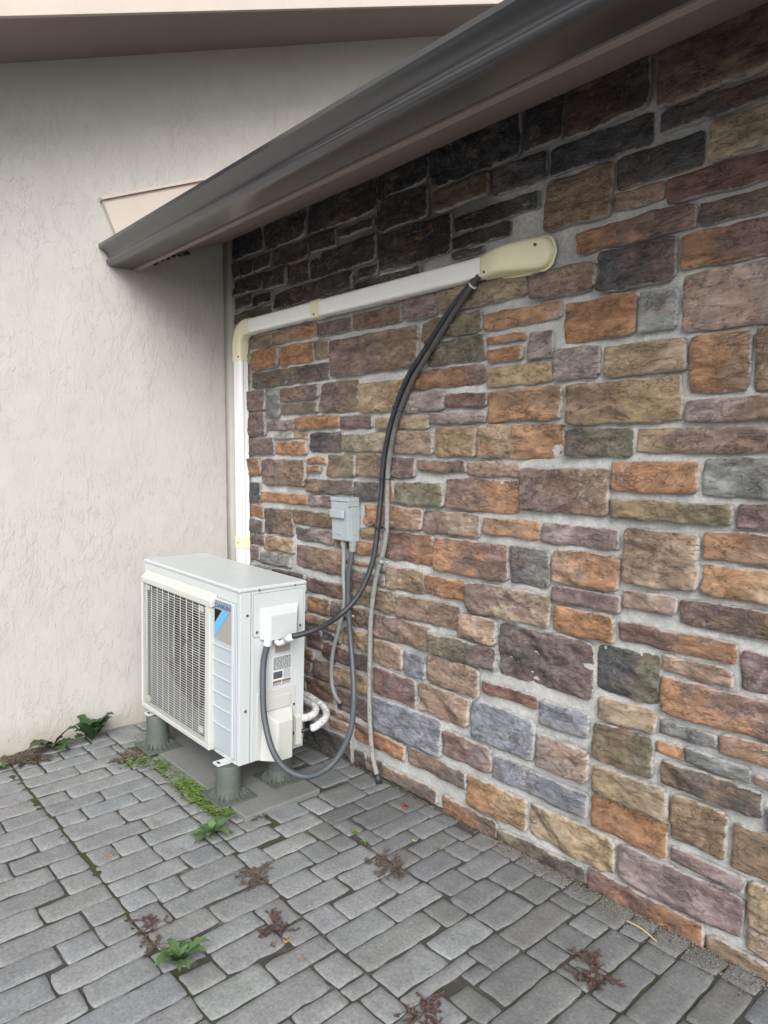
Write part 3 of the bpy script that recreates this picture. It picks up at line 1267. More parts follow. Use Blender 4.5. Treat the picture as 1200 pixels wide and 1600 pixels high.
def spline(pts, step=.01):
    pts = [Vector(p) for p in pts]; out = []
    P = [pts[0] * 2 - pts[1]] + pts + [pts[-1] * 2 - pts[-2]]
    for i in range(1, len(P) - 2):
        n = max(2, int((P[i + 1] - P[i]).length / step))
        for k in range(n):
            t = k / n; a, b, c, d = P[i - 1], P[i], P[i + 1], P[i + 2]
            out.append(.5 * ((2 * b) + (c - a) * t + (2 * a - 5 * b + 4 * c - d) * t * t + (3 * b - a - 3 * c + d) * t ** 3))
    out.append(pts[-1]); return out

def tag(o, label, cat, group=None):
    o['label'] = label; o['category'] = cat
    if group: o['group'] = group
    return o
def struct(o, kind='structure'): o['kind'] = kind; return o
def empty(name, loc=(0, 0, 0), rot=(0, 0, 0)):
    o = bpy.data.objects.new(name, None); o.empty_display_size = .1; COL.objects.link(o)
    o.location = loc; o.rotation_euler = rot; return o

# ---------------------------------------------------------------- materials
class Mat:
    def __init__(s, name, rough=.6, metal=0, spec=.5):
        s.m = bpy.data.materials.new(name); s.m.use_nodes = True; s.t = s.m.node_tree
        s.b = s.t.nodes['Principled BSDF']; s.b.inputs['Roughness'].default_value = rough; s.b.inputs['Metallic'].default_value = metal
        s.b.inputs['Specular IOR Level'].default_value = spec
        s.co = s.t.nodes.new('ShaderNodeTexCoord').outputs['Object']
    def n(s, typ, **kw):
        x = s.t.nodes.new('ShaderNode' + typ)
        for k, v in kw.items():
            if k in x.inputs: 
                if hasattr(v, 'is_linked') or isinstance(v, bpy.types.NodeSocket): s.t.links.new(v, x.inputs[k])
                else: x.inputs[k].default_value = v
            else: setattr(x, k, v)
        return x
    def link(s, a, b): s.t.links.new(a, b)
    def map(s, scale=(1, 1, 1), rot=(0, 0, 0), src=None):
        x = s.n('Mapping'); x.inputs['Scale'].default_value = scale; x.inputs['Rotation'].default_value = rot
        s.link(src or s.co, x.inputs['Vector']); return x.outputs[0]
    def noise(s, scale, detail=4, rough=.55, dist=0, vec=None, out='Fac'):
        x = s.n('TexNoise'); x.inputs['Scale'].default_value = scale; x.inputs['Detail'].default_value = detail
        x.inputs['Roughness'].default_value = rough; x.inputs['Distortion'].default_value = dist
        s.link(vec or s.co, x.inputs['Vector']); return x.outputs[out]
    def voro(s, scale, feature='F1', vec=None, out='Distance', rnd=1):
        x = s.n('TexVoronoi'); x.feature = feature; x.inputs['Scale'].default_value = scale; x.inputs['Randomness'].default_value = rnd
        s.link(vec or s.co, x.inputs['Vector']); return x.outputs[out]
    def ramp(s, fac, stops, interp='LINEAR'):
        x = s.n('ValToRGB'); x.color_ramp.interpolation = interp; e = x.color_ramp.elements
        while len(e) < len(stops): e.new(.5)
        for i, (p, c) in enumerate(stops):
            e[i].position = p; e[i].color = (c, c, c, 1) if isinstance(c, (int, float)) else (*c, 1)
        s.link(fac, x.inputs[0]); return x.outputs[0]
    def mix(s, fac, a, b, mode='MIX'):
        x = s.n('Mix'); x.data_type = 'RGBA'; x.blend_type = mode
        for v, i in ((fac, 0), (a, 6), (b, 7)):
            if isinstance(v, bpy.types.NodeSocket): s.link(v, x.inputs[i])
            elif i == 0: x.inputs[0].default_value = v
            else: x.inputs[i].default_value = (v, v, v, 1) if isinstance(v, (int, float)) else (*v, 1)
        return x.outputs[2]
    def math(s, op, a, b=None, c=None):
        x = s.n('Math'); x.operation = op
        for i, v in enumerate((a, b, c)):
            if v is None: continue
            if isinstance(v, bpy.types.NodeSocket): s.link(v, x.inputs[i])
            else: x.inputs[i].default_value = v
        return x.outputs[0]
    def attr(s, name='col'):
        x = s.n('Attribute'); x.attribute_name = name; return x.outputs['Color']
    def color(s, v):
        if isinstance(v, bpy.types.NodeSocket): s.link(v, s.b.inputs['Base Color'])
        else: s.b.inputs['Base Color'].default_value = (*v, 1)
        return s
    def rough(s, v): s.link(v, s.b.inputs['Roughness']); return s
    def bump(s, h, strength=.5, dist=.01):
        prev = s.b.inputs['Normal'].links[0].from_socket if s.b.inputs['Normal'].links else None
        x = s.n('Bump'); x.inputs['Strength'].default_value = strength; x.inputs['Distance'].default_value = dist
        s.link(h, x.inputs['Height'])
        if prev: s.link(prev, x.inputs['Normal'])
        s.link(x.outputs[0], s.b.inputs['Normal']); return s

def m_stucco():
    m = Mat('stucco', .82, spec=.3)
    wv = m.map((1, 1, .62))
    base = m.mix(m.noise(1.1, 5), (.455, .438, .408), (.50, .483, .452))
    base = m.mix(m.ramp(m.noise(6, 6, .65), [(.35, 0), (.75, 1)]), base, (.44, .422, .392))
    # grime towards chips and near the foot of the wall
    sep = m.n('SeparateXYZ'); m.link(m.co, sep.inputs[0])
    foot = m.math('MULTIPLY', m.ramp(m.math('ADD', sep.outputs[2], m.math('MULTIPLY', m.noise(9, 5, .7), .22)), [(.10, 1), (.26, 0)]), .75)
    base = m.mix(foot, base, (.33, .295, .24))
    # trowelled skips: ragged raised flats with short torn edges, busy in some patches and smooth in others
    def flats(scale, lo, vec):
        return m.ramp(m.noise(scale, 10, .64, .25, vec), [(lo, 0), (lo + .04, 1)])
    busy = m.ramp(m.noise(1.7, 4, .6), [(.36, .3), (.62, 1)])
    f1 = flats(6.5, .50, m.map((1, 1, .5), (.12, 0, 0)))
    f2 = flats(12.0, .53, m.map((1, 1, .45), (-.2, .1, 0)))
    f3 = flats(24, .55, m.map((1, 1, .8), (.5, .4, 0)))
    h = m.math('ADD', m.math('MULTIPLY', f1, .35), m.math('ADD', m.math('MULTIPLY', f2, .55), m.math('MULTIPLY', f3, .6)))
    h = m.math('MULTIPLY', h, busy)
    m.bump(m.noise(1.6, 3), .35, .04)
    m.bump(m.noise(12, 6, .7, .3, m.map((1, 1, .5))), .35, .006)
    m.bump(h, .62, .0034)
    m.bump(m.noise(170, 3, .7), .22, .0014)
    pits = m.ramp(m.noise(26, 9, .72, .5, m.map((1, 1, .5), (.3, 0, 0))), [(.70, 0), (.74, .2)])
    m.color(m.mix(m.math('MULTIPLY', pits, busy), base, (.26, .235, .20)))
    return m.m
def m_stone():
    m = Mat('stone', .85, spec=.28)
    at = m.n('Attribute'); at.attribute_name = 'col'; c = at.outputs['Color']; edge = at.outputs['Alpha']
    v1 = m.map((1, 1, 2.4), (.15, 0, .0)); v2 = m.map((1, 1, 1.5), (.4, .3, 1))
    c = m.mix(.75, c, m.mix(1.0, c, m.ramp(m.noise(13, 9, .68, .6, v1), [(.30, .36), (.5, .92), (.70, 1.8)]), 'MULTIPLY'))
    c = m.mix(m.math('MULTIPLY', m.ramp(m.noise(11, 10, .72, .6, v1), [(.55, 0), (.63, 1)]), .40), c, (.27, .17, .105))
    c = m.mix(m.math('MULTIPLY', m.ramp(m.noise(13, 10, .74, .5, v2), [(.55, 0), (.63, 1)]), .50), c, (.065, .056, .060))
    c = m.mix(m.math('MULTIPLY', m.ramp(m.noise(85, 7, .8), [(.58, 0), (.68, 1)]), .40), c, (.45, .41, .38))
    # pale mortar smeared over the rims
    smear = m.ramp(m.math('ADD', m.math('MULTIPLY', edge, .55), m.math('MULTIPLY', m.noise(24, 9, .78), .8)), [(.77, 0), (.86, 1)])
    c = m.mix(m.math('MULTIPLY', smear, .62), c, (.46, .45, .43))
    lime = m.math('MULTIPLY', m.ramp(m.noise(4, 3), [(.52, 0), (.70, 1)]), m.ramp(m.noise(42, 8, .82), [(.53, 0), (.62, 1)]))
    c = m.mix(m.math('MULTIPLY', lime, .55), c, (.48, .46, .44))
    m.color(c)
    calm = m.ramp(m.noise(3.1, 4), [(.38, .25), (.62, 1)])
    m.bump(m.math('MULTIPLY', m.noise(12, 8, .62, .4, v1), calm), .95, .018)
    led = m.math('ADD', m.ramp(m.noise(7, 8, .62, .4, m.map((1, 1, 3.2), (.1, .1, 0))), [(.46, 0), (.475, 1)]), m.ramp(m.noise(8, 9, .64, .5, m.map((1, 1, 2.2), (.6, .2, .4))), [(.56, 0), (.572, 1)]))
    m.bump(led, .8, .006)
    m.bump(m.noise(95, 6, .78), .7, .004)
    return m.m
def m_mortar():
    m = Mat('mortar', .93, spec=.2)
    c = m.mix(m.ramp(m.noise(4, 8, .7), [(.35, 0), (.65, 1)]), (.42, .425, .415), (.66, .66, .645))
    c = m.mix(m.ramp(m.noise(90, 5, .7), [(.35, .55), (.65, 0)]), c, (.28, .285, .28))
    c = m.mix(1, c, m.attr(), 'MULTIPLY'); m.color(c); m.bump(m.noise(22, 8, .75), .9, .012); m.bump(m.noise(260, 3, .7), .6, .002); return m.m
def m_paver():
    m = Mat('paver', .9, spec=.25)
    c = m.attr()
    c = m.mix(1, c, m.ramp(m.noise(11, 6, .62), [(.3, .86), (.7, 1.12)]), 'MULTIPLY')
    c = m.mix(1, c, m.ramp(m.noise(95, 5, .75), [(.3, .70), (.7, 1.32)]), 'MULTIPLY')
    c = m.mix(m.math('MULTIPLY', m.ramp(m.noise(5, 8, .7, .5), [(.57, 0), (.72, 1)]), .30), c, (.095, .098, .098))
    c = m.mix(m.math('MULTIPLY', m.ramp(m.noise(17, 8, .75, .3), [(.60, 0), (.68, 1)]), .35), c, (.27, .265, .25))
    c = m.mix(m.ramp(m.noise(420, 2, .6), [(.66, 0), (.72, .7)]), c, (.42, .42, .40))
    m.color(c)
    m.bump(m.noise(30, 7, .65), .5, .006); m.bump(m.noise(300, 4, .7), .55, .0018); return m.m
def m_joint():
    m = Mat('joint_sand', .95, spec=.15)
    a = m.attr()
    sepc = m.n('SeparateColor'); m.link(a, sepc.inputs[0])
    c = m.mix(m.noise(180, 4, .7), (.03, .028, .024), (.12, .115, .10))
    c = m.mix(m.ramp(m.noise(8, 5, .6), [(.55, 0), (.75, .8)]), c, (.24, .225, .19))
    mo = m.mix(m.noise(120, 5, .7), (.028, .034, .012), (.10, .105, .04))
    f = m.math('MULTIPLY', sepc.outputs[0], m.ramp(m.noise(26, 5, .7), [(.36, 0), (.5, 1)]))
    m.color(m.mix(f, c, mo)); m.bump(m.noise(220, 4, .8), 1, .005); return m.m
def simple(name, col, rough=.5, metal=0, var=.08, nscale=8, bump=0, bscale=200, spec=.5, dirt=None, dirt_amt=.3):
    m = Mat(name, rough, metal, spec)
    a = tuple(x * (1 - var) for x in col); b = tuple(min(1, x * (1 + var)) for x in col)
    c = m.mix(m.noise(nscale, 5, .6), a, b)
    if dirt: c = m.mix(m.math('MULTIPLY', m.ramp(m.noise(nscale * 2.3, 7, .7), [(.48, 0), (.74, 1)]), dirt_amt), c, dirt)
    m.color(c)
    m.rough(m.ramp(m.noise(nscale * 3, 4), [(.2, max(0, rough - .08)), (.8, min(1, rough + .1))]))
    if bump: m.bump(m.noise(bscale, 4, .6), bump, .002)
    return m.m
M_ = {}
M_['stucco'] = m_stucco(); M_['stone'] = m_stone(); M_['mortar'] = m_mortar(); M_['paver'] = m_paver(); M_['joint'] = m_joint()
M_['peach'] = simple('painted_trim', (.55, .475, .42), .6, var=.04, nscale=3, bump=.1, dirt=(.4, .34, .3), dirt_amt=.25)
M_['soffit'] = simple('soffit_paint', (.28, .225, .212), .65, var=.07, nscale=3, bump=.25, bscale=30, dirt=(.25, .2, .17), dirt_amt=.3)
gm = Mat('gutter_metal', .32, 0, .5); gm.b.inputs['Coat Weight'].default_value = .8; gm.b.inputs['Coat Roughness'].default_value = .22; gm.color((.026, .027, .032)); M_['gutter'] = gm.m
M_['shingle'] = simple('shingle', (.07, .06, .055), .95, var=.3, nscale=30, bump=.6, bscale=80)
M_['white'] = simple('casing_paint', (.50, .535, .54), .38, var=.02, nscale=3, dirt=(.52, .51, .46), dirt_amt=.16)
M_['greyblue'] = simple('front_panel_paint', (.38, .435, .46), .4, var=.02, nscale=3, dirt=(.42, .43, .42), dirt_amt=.15)
M_['ivory'] = simple('ivory_plastic', (.49, .50, .475), .45, var=.02, nscale=3, dirt=(.5, .48, .4), dirt_amt=.15)
M_['wire'] = simple('grille_wire', (.55, .56, .54), .45, var=.03)
M_['dark'] = simple('dark_inside', (.012, .013, .02), .6)
M_['shroud'] = simple('shroud_plate', (.12, .125, .125), .6, var=.1)
M_['fin'] = simple('coil_fin', (.018, .02, .028), .6)
M_['fan'] = simple('fan_plastic', (.020, .021, .028), .4)
M_['silver'] = simple('badge_silver', (.44, .43, .40), .35, .6, var=.05)
M_['blue'] = simple('badge_light_blue', (.10, .38, .72), .4, var=.03)
M_['navy'] = simple('badge_navy', (.03, .12, .36), .4, var=.03)
M_['black'] = simple('badge_black', (.008, .009, .012), .8, spec=.2)
M_['screw'] = simple('screw_metal', (.22, .21, .19), .4, .8)
M_['label'] = simple('label_paper', (.60, .62, .63), .5, var=.02)
M_['ink'] = simple('label_ink', (.07, .08, .09), .5)
M_['redink'] = simple('label_red_ink', (.22, .10, .10), .5)
M_['pier'] = simple('pier_plastic', (.082, .096, .086), .6, var=.1, nscale=6, dirt=(.2, .2, .17), dirt_amt=.35, bump=.2)
M_['pad'] = simple('concrete_pad', (.165, .172, .165), .9, var=.2, nscale=4, dirt=(.10, .095, .085), dirt_amt=.5, bump=.6, bscale=120)
M_['duct'] = simple('duct_white', (.86, .86, .86), .33, var=.015, nscale=3, dirt=(.55, .53, .48), dirt_amt=.12)
M_['cream'] = simple('duct_fitting_yellowed', (.80, .76, .52), .35, var=.05, nscale=6, dirt=(.72, .65, .42), dirt_amt=.4)
M_['box'] = simple('disconnect_paint', (.33, .385, .40), .42, var=.03, nscale=6, dirt=(.22, .24, .24), dirt_amt=.2, bump=.05)
M_['conduit'] = simple('grey_conduit', (.23, .24, .24), .5, var=.06, nscale=10, dirt=(.36, .36, .35), dirt_amt=.3)
M_['dconduit'] = simple('dark_conduit', (.062, .072, .083), .48, var=.08, nscale=10, dirt=(.12, .12, .12), dirt_amt=.2)
M_['cable'] = simple('black_cable', (.022, .024, .03), .5, var=.15, nscale=20, dirt=(.10, .10, .10), dirt_amt=.35)
M_['zinc'] = simple('zinc', (.55, .56, .58), .3, .85)
M_['fitting'] = simple('fitting_white_metal', (.60, .62, .62), .35, .1, var=.06, nscale=20)
M_['tie'] = simple('cable_tie_black', (.015, .015, .015), .5)
M_['wtie'] = simple('cable_tie_white', (.65, .65, .62), .5)
def m_insul():
    m = Mat('weathered_insulation', .8)
    sepx = m.n('SeparateXYZ'); m.link(m.co, sepx.inputs[0])
    f = m.ramp(m.math('ADD', sepx.outputs[2], m.math('MULTIPLY', m.noise(14, 5, .7), .5)), [(.0, 0), (1.0, 1)])
    base = m.mix(m.ramp(m.math('MULTIPLY', m.math('ADD', sepx.outputs[2], m.math('MULTIPLY', m.noise(22, 6, .8), .4)), .45), [(.66, 0), (.80, 1)]), (.25, .255, .24), (.07, .07, .068))
    base = m.mix(m.ramp(m.noise(70, 6, .8), [(.5, 0), (.62, .8)]), base, (.11, .105, .085))
    m.color(base); m.bump(m.noise(90, 5, .7), .7, .004); return m.m
M_['insul'] = m_insul()
def m_foam():
    m = Mat('white_pipe_wrap', .6)
    m.color(m.mix(m.ramp(m.noise(60, 6, .8), [(.45, 0), (.6, 1)]), (.66, .66, .65), (.30, .30, .31))); m.bump(m.noise(70, 4), .7, .004); return m.m
M_['foam'] = m_foam()
def m_leaf(name, a, b, rough=.5):
    m = Mat(name, rough); c = m.mix(m.noise(40, 5, .6), a, b)
    c = m.mix(1, c, m.attr(), 'MULTIPLY'); m.color(c)
    m.b.inputs['Transmission Weight'].default_value = 0
    m.bump(m.noise(150, 3), .3, .002); return m.m
M_['leaf'] = m_leaf('weed_leaf', (.045, .095, .032), (.085, .145, .052), .7)
M_['dleaf'] = m_leaf('dark_weed_leaf', (.018, .055, .016), (.042, .09, .03), .55)
M_['clover'] = m_leaf('ground_cover_leaf', (.085, .155, .028), (.17, .25, .06))
M_['spurge'] = m_leaf('spurge_leaf', (.055, .030, .030), (.115, .07, .062))
M_['dry'] = m_leaf('dry_weed', (.06, .045, .035), (.14, .11, .08))
M_['grit'] = m_leaf('grit', (.14, .13, .105), (.28, .25, .20), .9)
M_['litter'] = m_leaf('leaf_litter', (.30, .14, .05), (.45, .25, .10))
M_['redscrap'] = m_leaf('red_scrap', (.30, .012, .015), (.42, .03, .03))
M_['straw'] = m_leaf('straw', (.45, .36, .16), (.65, .52, .22))

# ---------------------------------------------------------------- ground
def grid_obj(name, mat, x0, x1, y0, y1, step, zf, cf=None):
    nx = int((x1 - x0) / step) + 1; ny = int((y1 - y0) / step) + 1; mb = MB(); cs = []
    for i in range(nx):
        for j in range(ny):
            x = x0 + (x1 - x0) * i / (nx - 1); y = y0 + (y1 - y0) * j / (ny - 1)
            mb.v.append((x, y, zf(x, y)))
            if cf: cs.append(cf(x, y))
    for i in range(nx - 1):
        for j in range(ny - 1):
            a = i * ny + j; mb.f.append((a, a + ny, a + ny + 1, a + 1)); mb.m.append(0)
    if cf: mb.c = cs
    return mb.build(name, mat, smooth=True)
g = MB().add([(-14, -30, -.03), (26, -30, -.03), (26, 12, -.03), (-14, 12, -.03)], [(0, 1, 2, 3)])
struct(g.build('ground', simple('ground_soil', (.15, .15, .145), .95, var=.25, nscale=3, bump=.5, bscale=60)))
def moss(x, y):
    a = math.exp(-((y + 1.28 + .01 * math.sin(x * 9)) / .035) ** 2) * (1 if x < 1.75 else .4)
    b = .55 * math.exp(-((y + .845) / .03) ** 2) * (1 if x < 1.6 else .3)
    c = .45 * (noise.noise(Vector((x * 2.3, y * 2.3, 3))) > .30)
    return (min(1, max(a, b, c)),) * 3
def jz(x, y):
    m = moss(x, y)[0]
    return -.0060 + .0035 * noise.noise(Vector((x * 22, y * 22, 0))) + .008 * m * (m > .55) * max(0, noise.noise(Vector((x * 30, y * 30, 5))) + .25)
struct(grid_obj('paving_joints', M_['joint'], 0.0, 4.25, -3.45, -.0, .012, jz, moss))

PAV = [tuple(map(float, l.split(','))) for l in PAVERS.strip().split('\n')]
def fbm(x, y, z, o=4):
    return noise.fractal(Vector((x, y, z)), .8, 2.0, o)
def strips(w, e, step):
    n = max(2, int(round((w - 2 * e[-1]) / step)))
    mid = [e[-1] + (w - 2 * e[-1]) * k / n for k in range(n + 1)]
    return [x for x in e[:-1]] + mid + [w - x for x in e[:-1]][::-1]
mb = MB(); cs = []; rnd = random.Random(4)
for (x0, x1, y0, y1) in PAV:
    x0 -= .0012; x1 += .0012; y0 -= .0012; y1 += .0012
    w_, d_ = x1 - x0, y1 - y0
    seed = rnd.random() * 100; tone = .218 + rnd.gauss(0, .011); dz = rnd.gauss(0, .0012); tx = rnd.gauss(0, .008); ty = rnd.gauss(0, .004)
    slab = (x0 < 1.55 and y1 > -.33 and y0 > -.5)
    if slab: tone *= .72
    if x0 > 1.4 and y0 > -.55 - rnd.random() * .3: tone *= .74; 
    tint = (.98 + rnd.gauss(0, .012), 1.0, 1.02 + rnd.gauss(.0, .015))
    e = [0, .0022, .006]
    xs = strips(w_, e, .018); ys = strips(d_, e, .018)
    b = len(mb.v)
    for i, a in enumerate(xs):
        for j, c in enumerate(ys):
            u = 2 * a / w_ - 1; v = 2 * c / d_ - 1
            k = (abs(u) * abs(v)) ** 14
            px = x0 + a - math.copysign(.007, u) * k; py = y0 + c - math.copysign(.007, v) * k
            eg = 1 if (min(a, w_ - a) < .009 or min(c, d_ - c) < .009) else 0
            if eg:
                px += .0050 * noise.noise(Vector((px * 19, py * 16, seed)))
                py += .0050 * noise.noise(Vector((px * 19, py * 16, seed + 9)))
            q = min(min(a, w_ - a), min(c, d_ - c))
            h = -.022 if q <= 0 else (-.0030 if q < .003 else (-.0006 if q < .007 else 0))
            z = h + dz + tx * (a - w_ / 2) + ty * (c - d_ / 2) + .0022 * fbm(px * 9, py * 9, seed * .1) + .0008 * noise.noise(Vector((px * 60, py * 60, 1)))
            mb.v.append((px, py, z))
            t = tone * (1 + .10 * noise.noise(Vector((px * 5, py * 5, 7))))
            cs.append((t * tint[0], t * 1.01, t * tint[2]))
    ny = len(ys)
    for i in range(len(xs) - 1):
        for j in range(ny - 1):
            a = b + i * ny + j; mb.f.append((a, a + ny, a + ny + 1, a + 1)); mb.m.append(0)
mb.c = cs
struct(mb.build('patio_paving', M_['paver'], smooth=True))

# ---------------------------------------------------------------- stone wall
PALC = dict(o=(.30, .165, .092), b=(.195, .14, .098), t=(.32, .255, .185), p=(.155, .112, .108), m=(.255, .208, .198), g=(.205, .21, .205),
            n=(.062, .066, .076), k=(.038, .034, .034), l=(.185, .195, .22), v=(.155, .142, .102), r=(.17, .10, .085), w=(.27, .195, .15), y=(.28, .21, .13), d=(.10, .088, .082))
mb = MB(); cs = []; rnd = random.Random(8)
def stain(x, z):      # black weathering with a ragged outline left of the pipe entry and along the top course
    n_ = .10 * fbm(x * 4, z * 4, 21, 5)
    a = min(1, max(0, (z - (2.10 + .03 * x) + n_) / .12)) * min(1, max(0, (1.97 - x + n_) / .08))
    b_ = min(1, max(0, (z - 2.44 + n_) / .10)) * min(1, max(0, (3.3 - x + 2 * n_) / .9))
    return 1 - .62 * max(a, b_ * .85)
def mo_y(x, z):
    return -.029 - .004 * fbm(x * 14, z * 14, 3) - .002 * noise.noise(Vector((x * 60, z * 60, 0)))
nx, nz = 220, 133
for i in range(nx + 1):
    for j in range(nz + 1):
        x = 4.45 * i / nx; z = -.06 + 2.80 * j / nz
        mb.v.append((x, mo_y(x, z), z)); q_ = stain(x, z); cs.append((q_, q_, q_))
for i in range(nx):
    for j in range(nz):
        a = i * (nz + 1) + j; mb.f.append((a, a + nz + 1, a + nz + 2, a + 1)); mb.m.append(1)
for l in STONES.strip().split('\n'):
    q = l.split(','); x0, x1, z0, z1 = map(float, q[:4]); x0 -= .0025; x1 += .0025; z0 -= .0025; z1 += .0025; c1, c2 = PALC[q[4][0]], PALC[q[4][1]]
    c1, c2 = [c1[i_] * .8 + c2[i_] * .2 for i_ in range(3)], [c2[i_] * .8 + c1[i_] * .2 for i_ in range(3)]
    w_, h_ = x1 - x0, z1 - z0
    seed = rnd.random() * 200; dep = .048 + rnd.gauss(0, .0045); tx = rnd.gauss(0, .03); tz = rnd.gauss(0, .05)
    br = 1.06 + rnd.gauss(0, .08); rough_ = rnd.choice([.6, .8, 1.0, 1.5]); dirn = rnd.uniform(-.5, .5)
    e = [0, .0018, .006]
    xs = strips(w_, e, .0085); zs = strips(h_, e, .0085)
    b = len(mb.v); cut = [rnd.uniform(.2, 1.0) for _ in range(4)]
    for a in xs:
        for c in zs:
            u = 2 * a / w_ - 1; v = 2 * c / h_ - 1
            k = (abs(u) ** 16 * abs(v) ** 9) * cut[(u > 0) + 2 * (v > 0)] * min(.016, h_ * .18)
            px = x0 + a - math.copysign(k, u); pz = z0 + c - math.copysign(k, v)
            q_ = min(min(a, w_ - a), min(c, h_ - c))
            wob = max(0, 1 - q_ / .03)
            px += wob * (.006 * noise.noise(Vector((px * 13, pz * 13, seed))) + .002 * noise.noise(Vector((px * 60, pz * 60, seed))))
            pz += wob * (.007 * noise.noise(Vector((px * 13, pz * 9, seed + 5))) + .002 * noise.noise(Vector((px * 60, pz * 60, seed + 5))))
            hf = .55 if q_ <= 0 else (.86 if q_ < .0028 else (.97 if q_ < .008 else 1))
            nzv = fbm(px * 7 + seed, pz * 15 + px * dirn * 14, seed, 5)
            st = fbm(px * 5, pz * 12 + px * dirn * 20, seed + 40, 3) * 2.2
            fr = st - math.floor(st); led = math.floor(st) + min(1, fr * 6)
            rel = rough_ * (.0050 * nzv + .0042 * led) + tx * (a - w_ / 2) + tz * (c - h_ / 2)
            rel += .0012 * noise.noise(Vector((px * 70, pz * 70, seed)))
            y = -.010 - (dep - .010 + max(-.017, min(.022, rel))) * hf
            mb.v.append((px, y, pz))
            s = a / w_ + .6 * fbm(px * 9, pz * 13, seed + 3, 6)
            s = max(0, min(1, (s - .36) / .28)); s = s * s * (3 - 2 * s)
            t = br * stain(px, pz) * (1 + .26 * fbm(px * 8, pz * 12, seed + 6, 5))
            cs.append(tuple(max(.01, (c1[n_] * (1 - s) + c2[n_] * s) * t) for n_ in range(3)) + (max(0, 1 - q_ / .014),))
    n2 = len(zs)
    for i in range(len(xs) - 1):
        for j in range(n2 - 1):
            a = b + i * n2 + j; mb.f.append((a, a + n2, a + n2 + 1, a + 1)); mb.m.append(0)
mb.c = cs
# core of the wall behind the mortar
n0 = len(mb.v); mb.box(0.004, 4.45, .004, .22, -.1, 2.66, 1); mb.c += [(1, 1, 1)] * (len(mb.v) - n0)
wall = mb.build('stone_wall', [M_['stone'], M_['mortar']], smooth=True)
tag(wall, 'wall of mixed brown, orange and purple cut stone with grey mortar under the gutter', 'stone wall')

# ---------------------------------------------------------------- stucco wall
mb = MB()
ny, nz = 180, 110
for i in range(ny + 1):
    for j in range(nz + 1):
        y = -5 + 9.5 * i / ny; z = -.1 + 5.9 * j / nz
        mb.v.append((.001 + .006 * noise.noise(Vector((0, y * 1.6, z * 1.6))) * (1 if z > .05 else .3), y, z))
for i in range(ny):
    for j in range(nz):
        a = i * (nz + 1) + j; mb.f.append((a, a + nz + 1, a + nz + 2, a + 1)); mb.m.append(0)
mb.box(-.25, -.012, -5, 4.5, -.1, 5.8)
mb.box(.0, .086, -.054, .0, -.1, 2.63)      # stucco return closing the corner against the stone
tag(mb.build('stucco_wall', M_['stucco'], smooth=False), 'tall cream stucco wall with rough trowelled texture left of the stone wall', 'stucco wall')
bpy.data.objects['stucco_wall'].data.polygons.foreach_set('use_smooth', [True] * len(bpy.data.objects['stucco_wall'].data.polygons))

# ---------------------------------------------------------------- lower roof (over the stone wall)
P_ = .414
X1 = 6.0
lr = empty('porch_roof', (0.012, -.57, 2.4)); tag(lr, 'low roof overhang with brown soffit above the stone wall, behind the gutter', 'roof')
def rel(o, root):
    o.parent = root; o.matrix_parent_inverse = Matrix.Translation(-Vector(root.location)); return o
so = MB().prism([(-.552, 2.635 - .552 * .37), (-.045, 2.635 - .045 * .37), (.0, 2.635), (.0, 2.66), (-.552, 2.66 - .552 * .37)], 'x', .012, X1)
rel(so.build('soffit', M_['soffit']), lr)
fa = MB().prism([(-.578, 2.376), (-.553, 2.376), (-.553, 2.50), (-.578, 2.49)], 'x', .012, X1)
rel(fa.build('fascia', M_['soffit'], bevel=.002), lr)
rf = MB().prism([(-.62, 2.495), (-.62, 2.515), (3.4, 2.515 + 4.02 * P_), (3.4, 2.495 + 4.02 * P_)], 'x', .012, X1)
rel(rf.build('roof_covering', M_['shingle']), lr)

mb = MB(); rr_ = random.Random(2)
for k in range(26):      # torn sealant hanging under the soffit where it meets the stucco
    y = rr_.uniform(-.50, -.26); z = 2.635 + .37 * y - rr_.uniform(.004, .014) - (.012 if -.47 < y < -.42 else 0); s_ = rr_.uniform(.003, .009)
    mb.tube([(.010, y, z), (.012, y + rr_.uniform(-.01, .01), z - s_), (.010, y + rr_.uniform(-.012, .012), z - 2 * s_)], [s_ * .7, s_, s_ * .2], 6)
rel(mb.build('sealant_remains', M_['tie']), lr)
# gutter
prof = [(-.581, 2.500), (-.584, 2.386), (-.586, 2.3825), (-.640, 2.3815), (-.680, 2.3815), (-.6890, 2.3825), (-.6975, 2.3850), (-.7045, 2.3895), (-.7095, 2.3955), (-.7110, 2.4030), (-.7095, 2.4095), (-.7055, 2.4140),
        (-.7010, 2.4160), (-.7005, 2.4185), (-.7020, 2.4250), (-.7050, 2.4320), (-.7090, 2.4385), (-.7140, 2.4445), (-.7200, 2.4500), (-.7270, 2.4548), (-.7350, 2.4590), (-.7440, 2.4620), (-.7455, 2.4630), (-.7455, 2.479), (-.7430, 2.481), (-.728, 2.481)]
inner = []
for i, p in enumerate(prof):
    a = Vector(prof[max(0, i - 1)]); b = Vector(prof[min(len(prof) - 1, i + 1)]); t = (b - a).normalized()
    nrm = Vector((-t.y, t.x)); 
    if nrm.dot(Vector((-.65, 2.45)) - Vector(p)) < 0: nrm = -nrm
    inner.append(tuple(Vector(p) + nrm * .0018))
gt = empty('gutter', (.02, -.65, 2.4)); tag(gt, 'long dark grey metal gutter running along the edge of the low roof', 'gutter')
mb = MB(); poly = prof + inner[::-1]; n = len(poly)
xsn = [.016 + (X1 - .016) * k / 14 for k in range(15)]
for k, x in enumerate(xsn):
    s_ = 0
    mb.v += [(x, y + s_, z + s_) for y, z in poly]
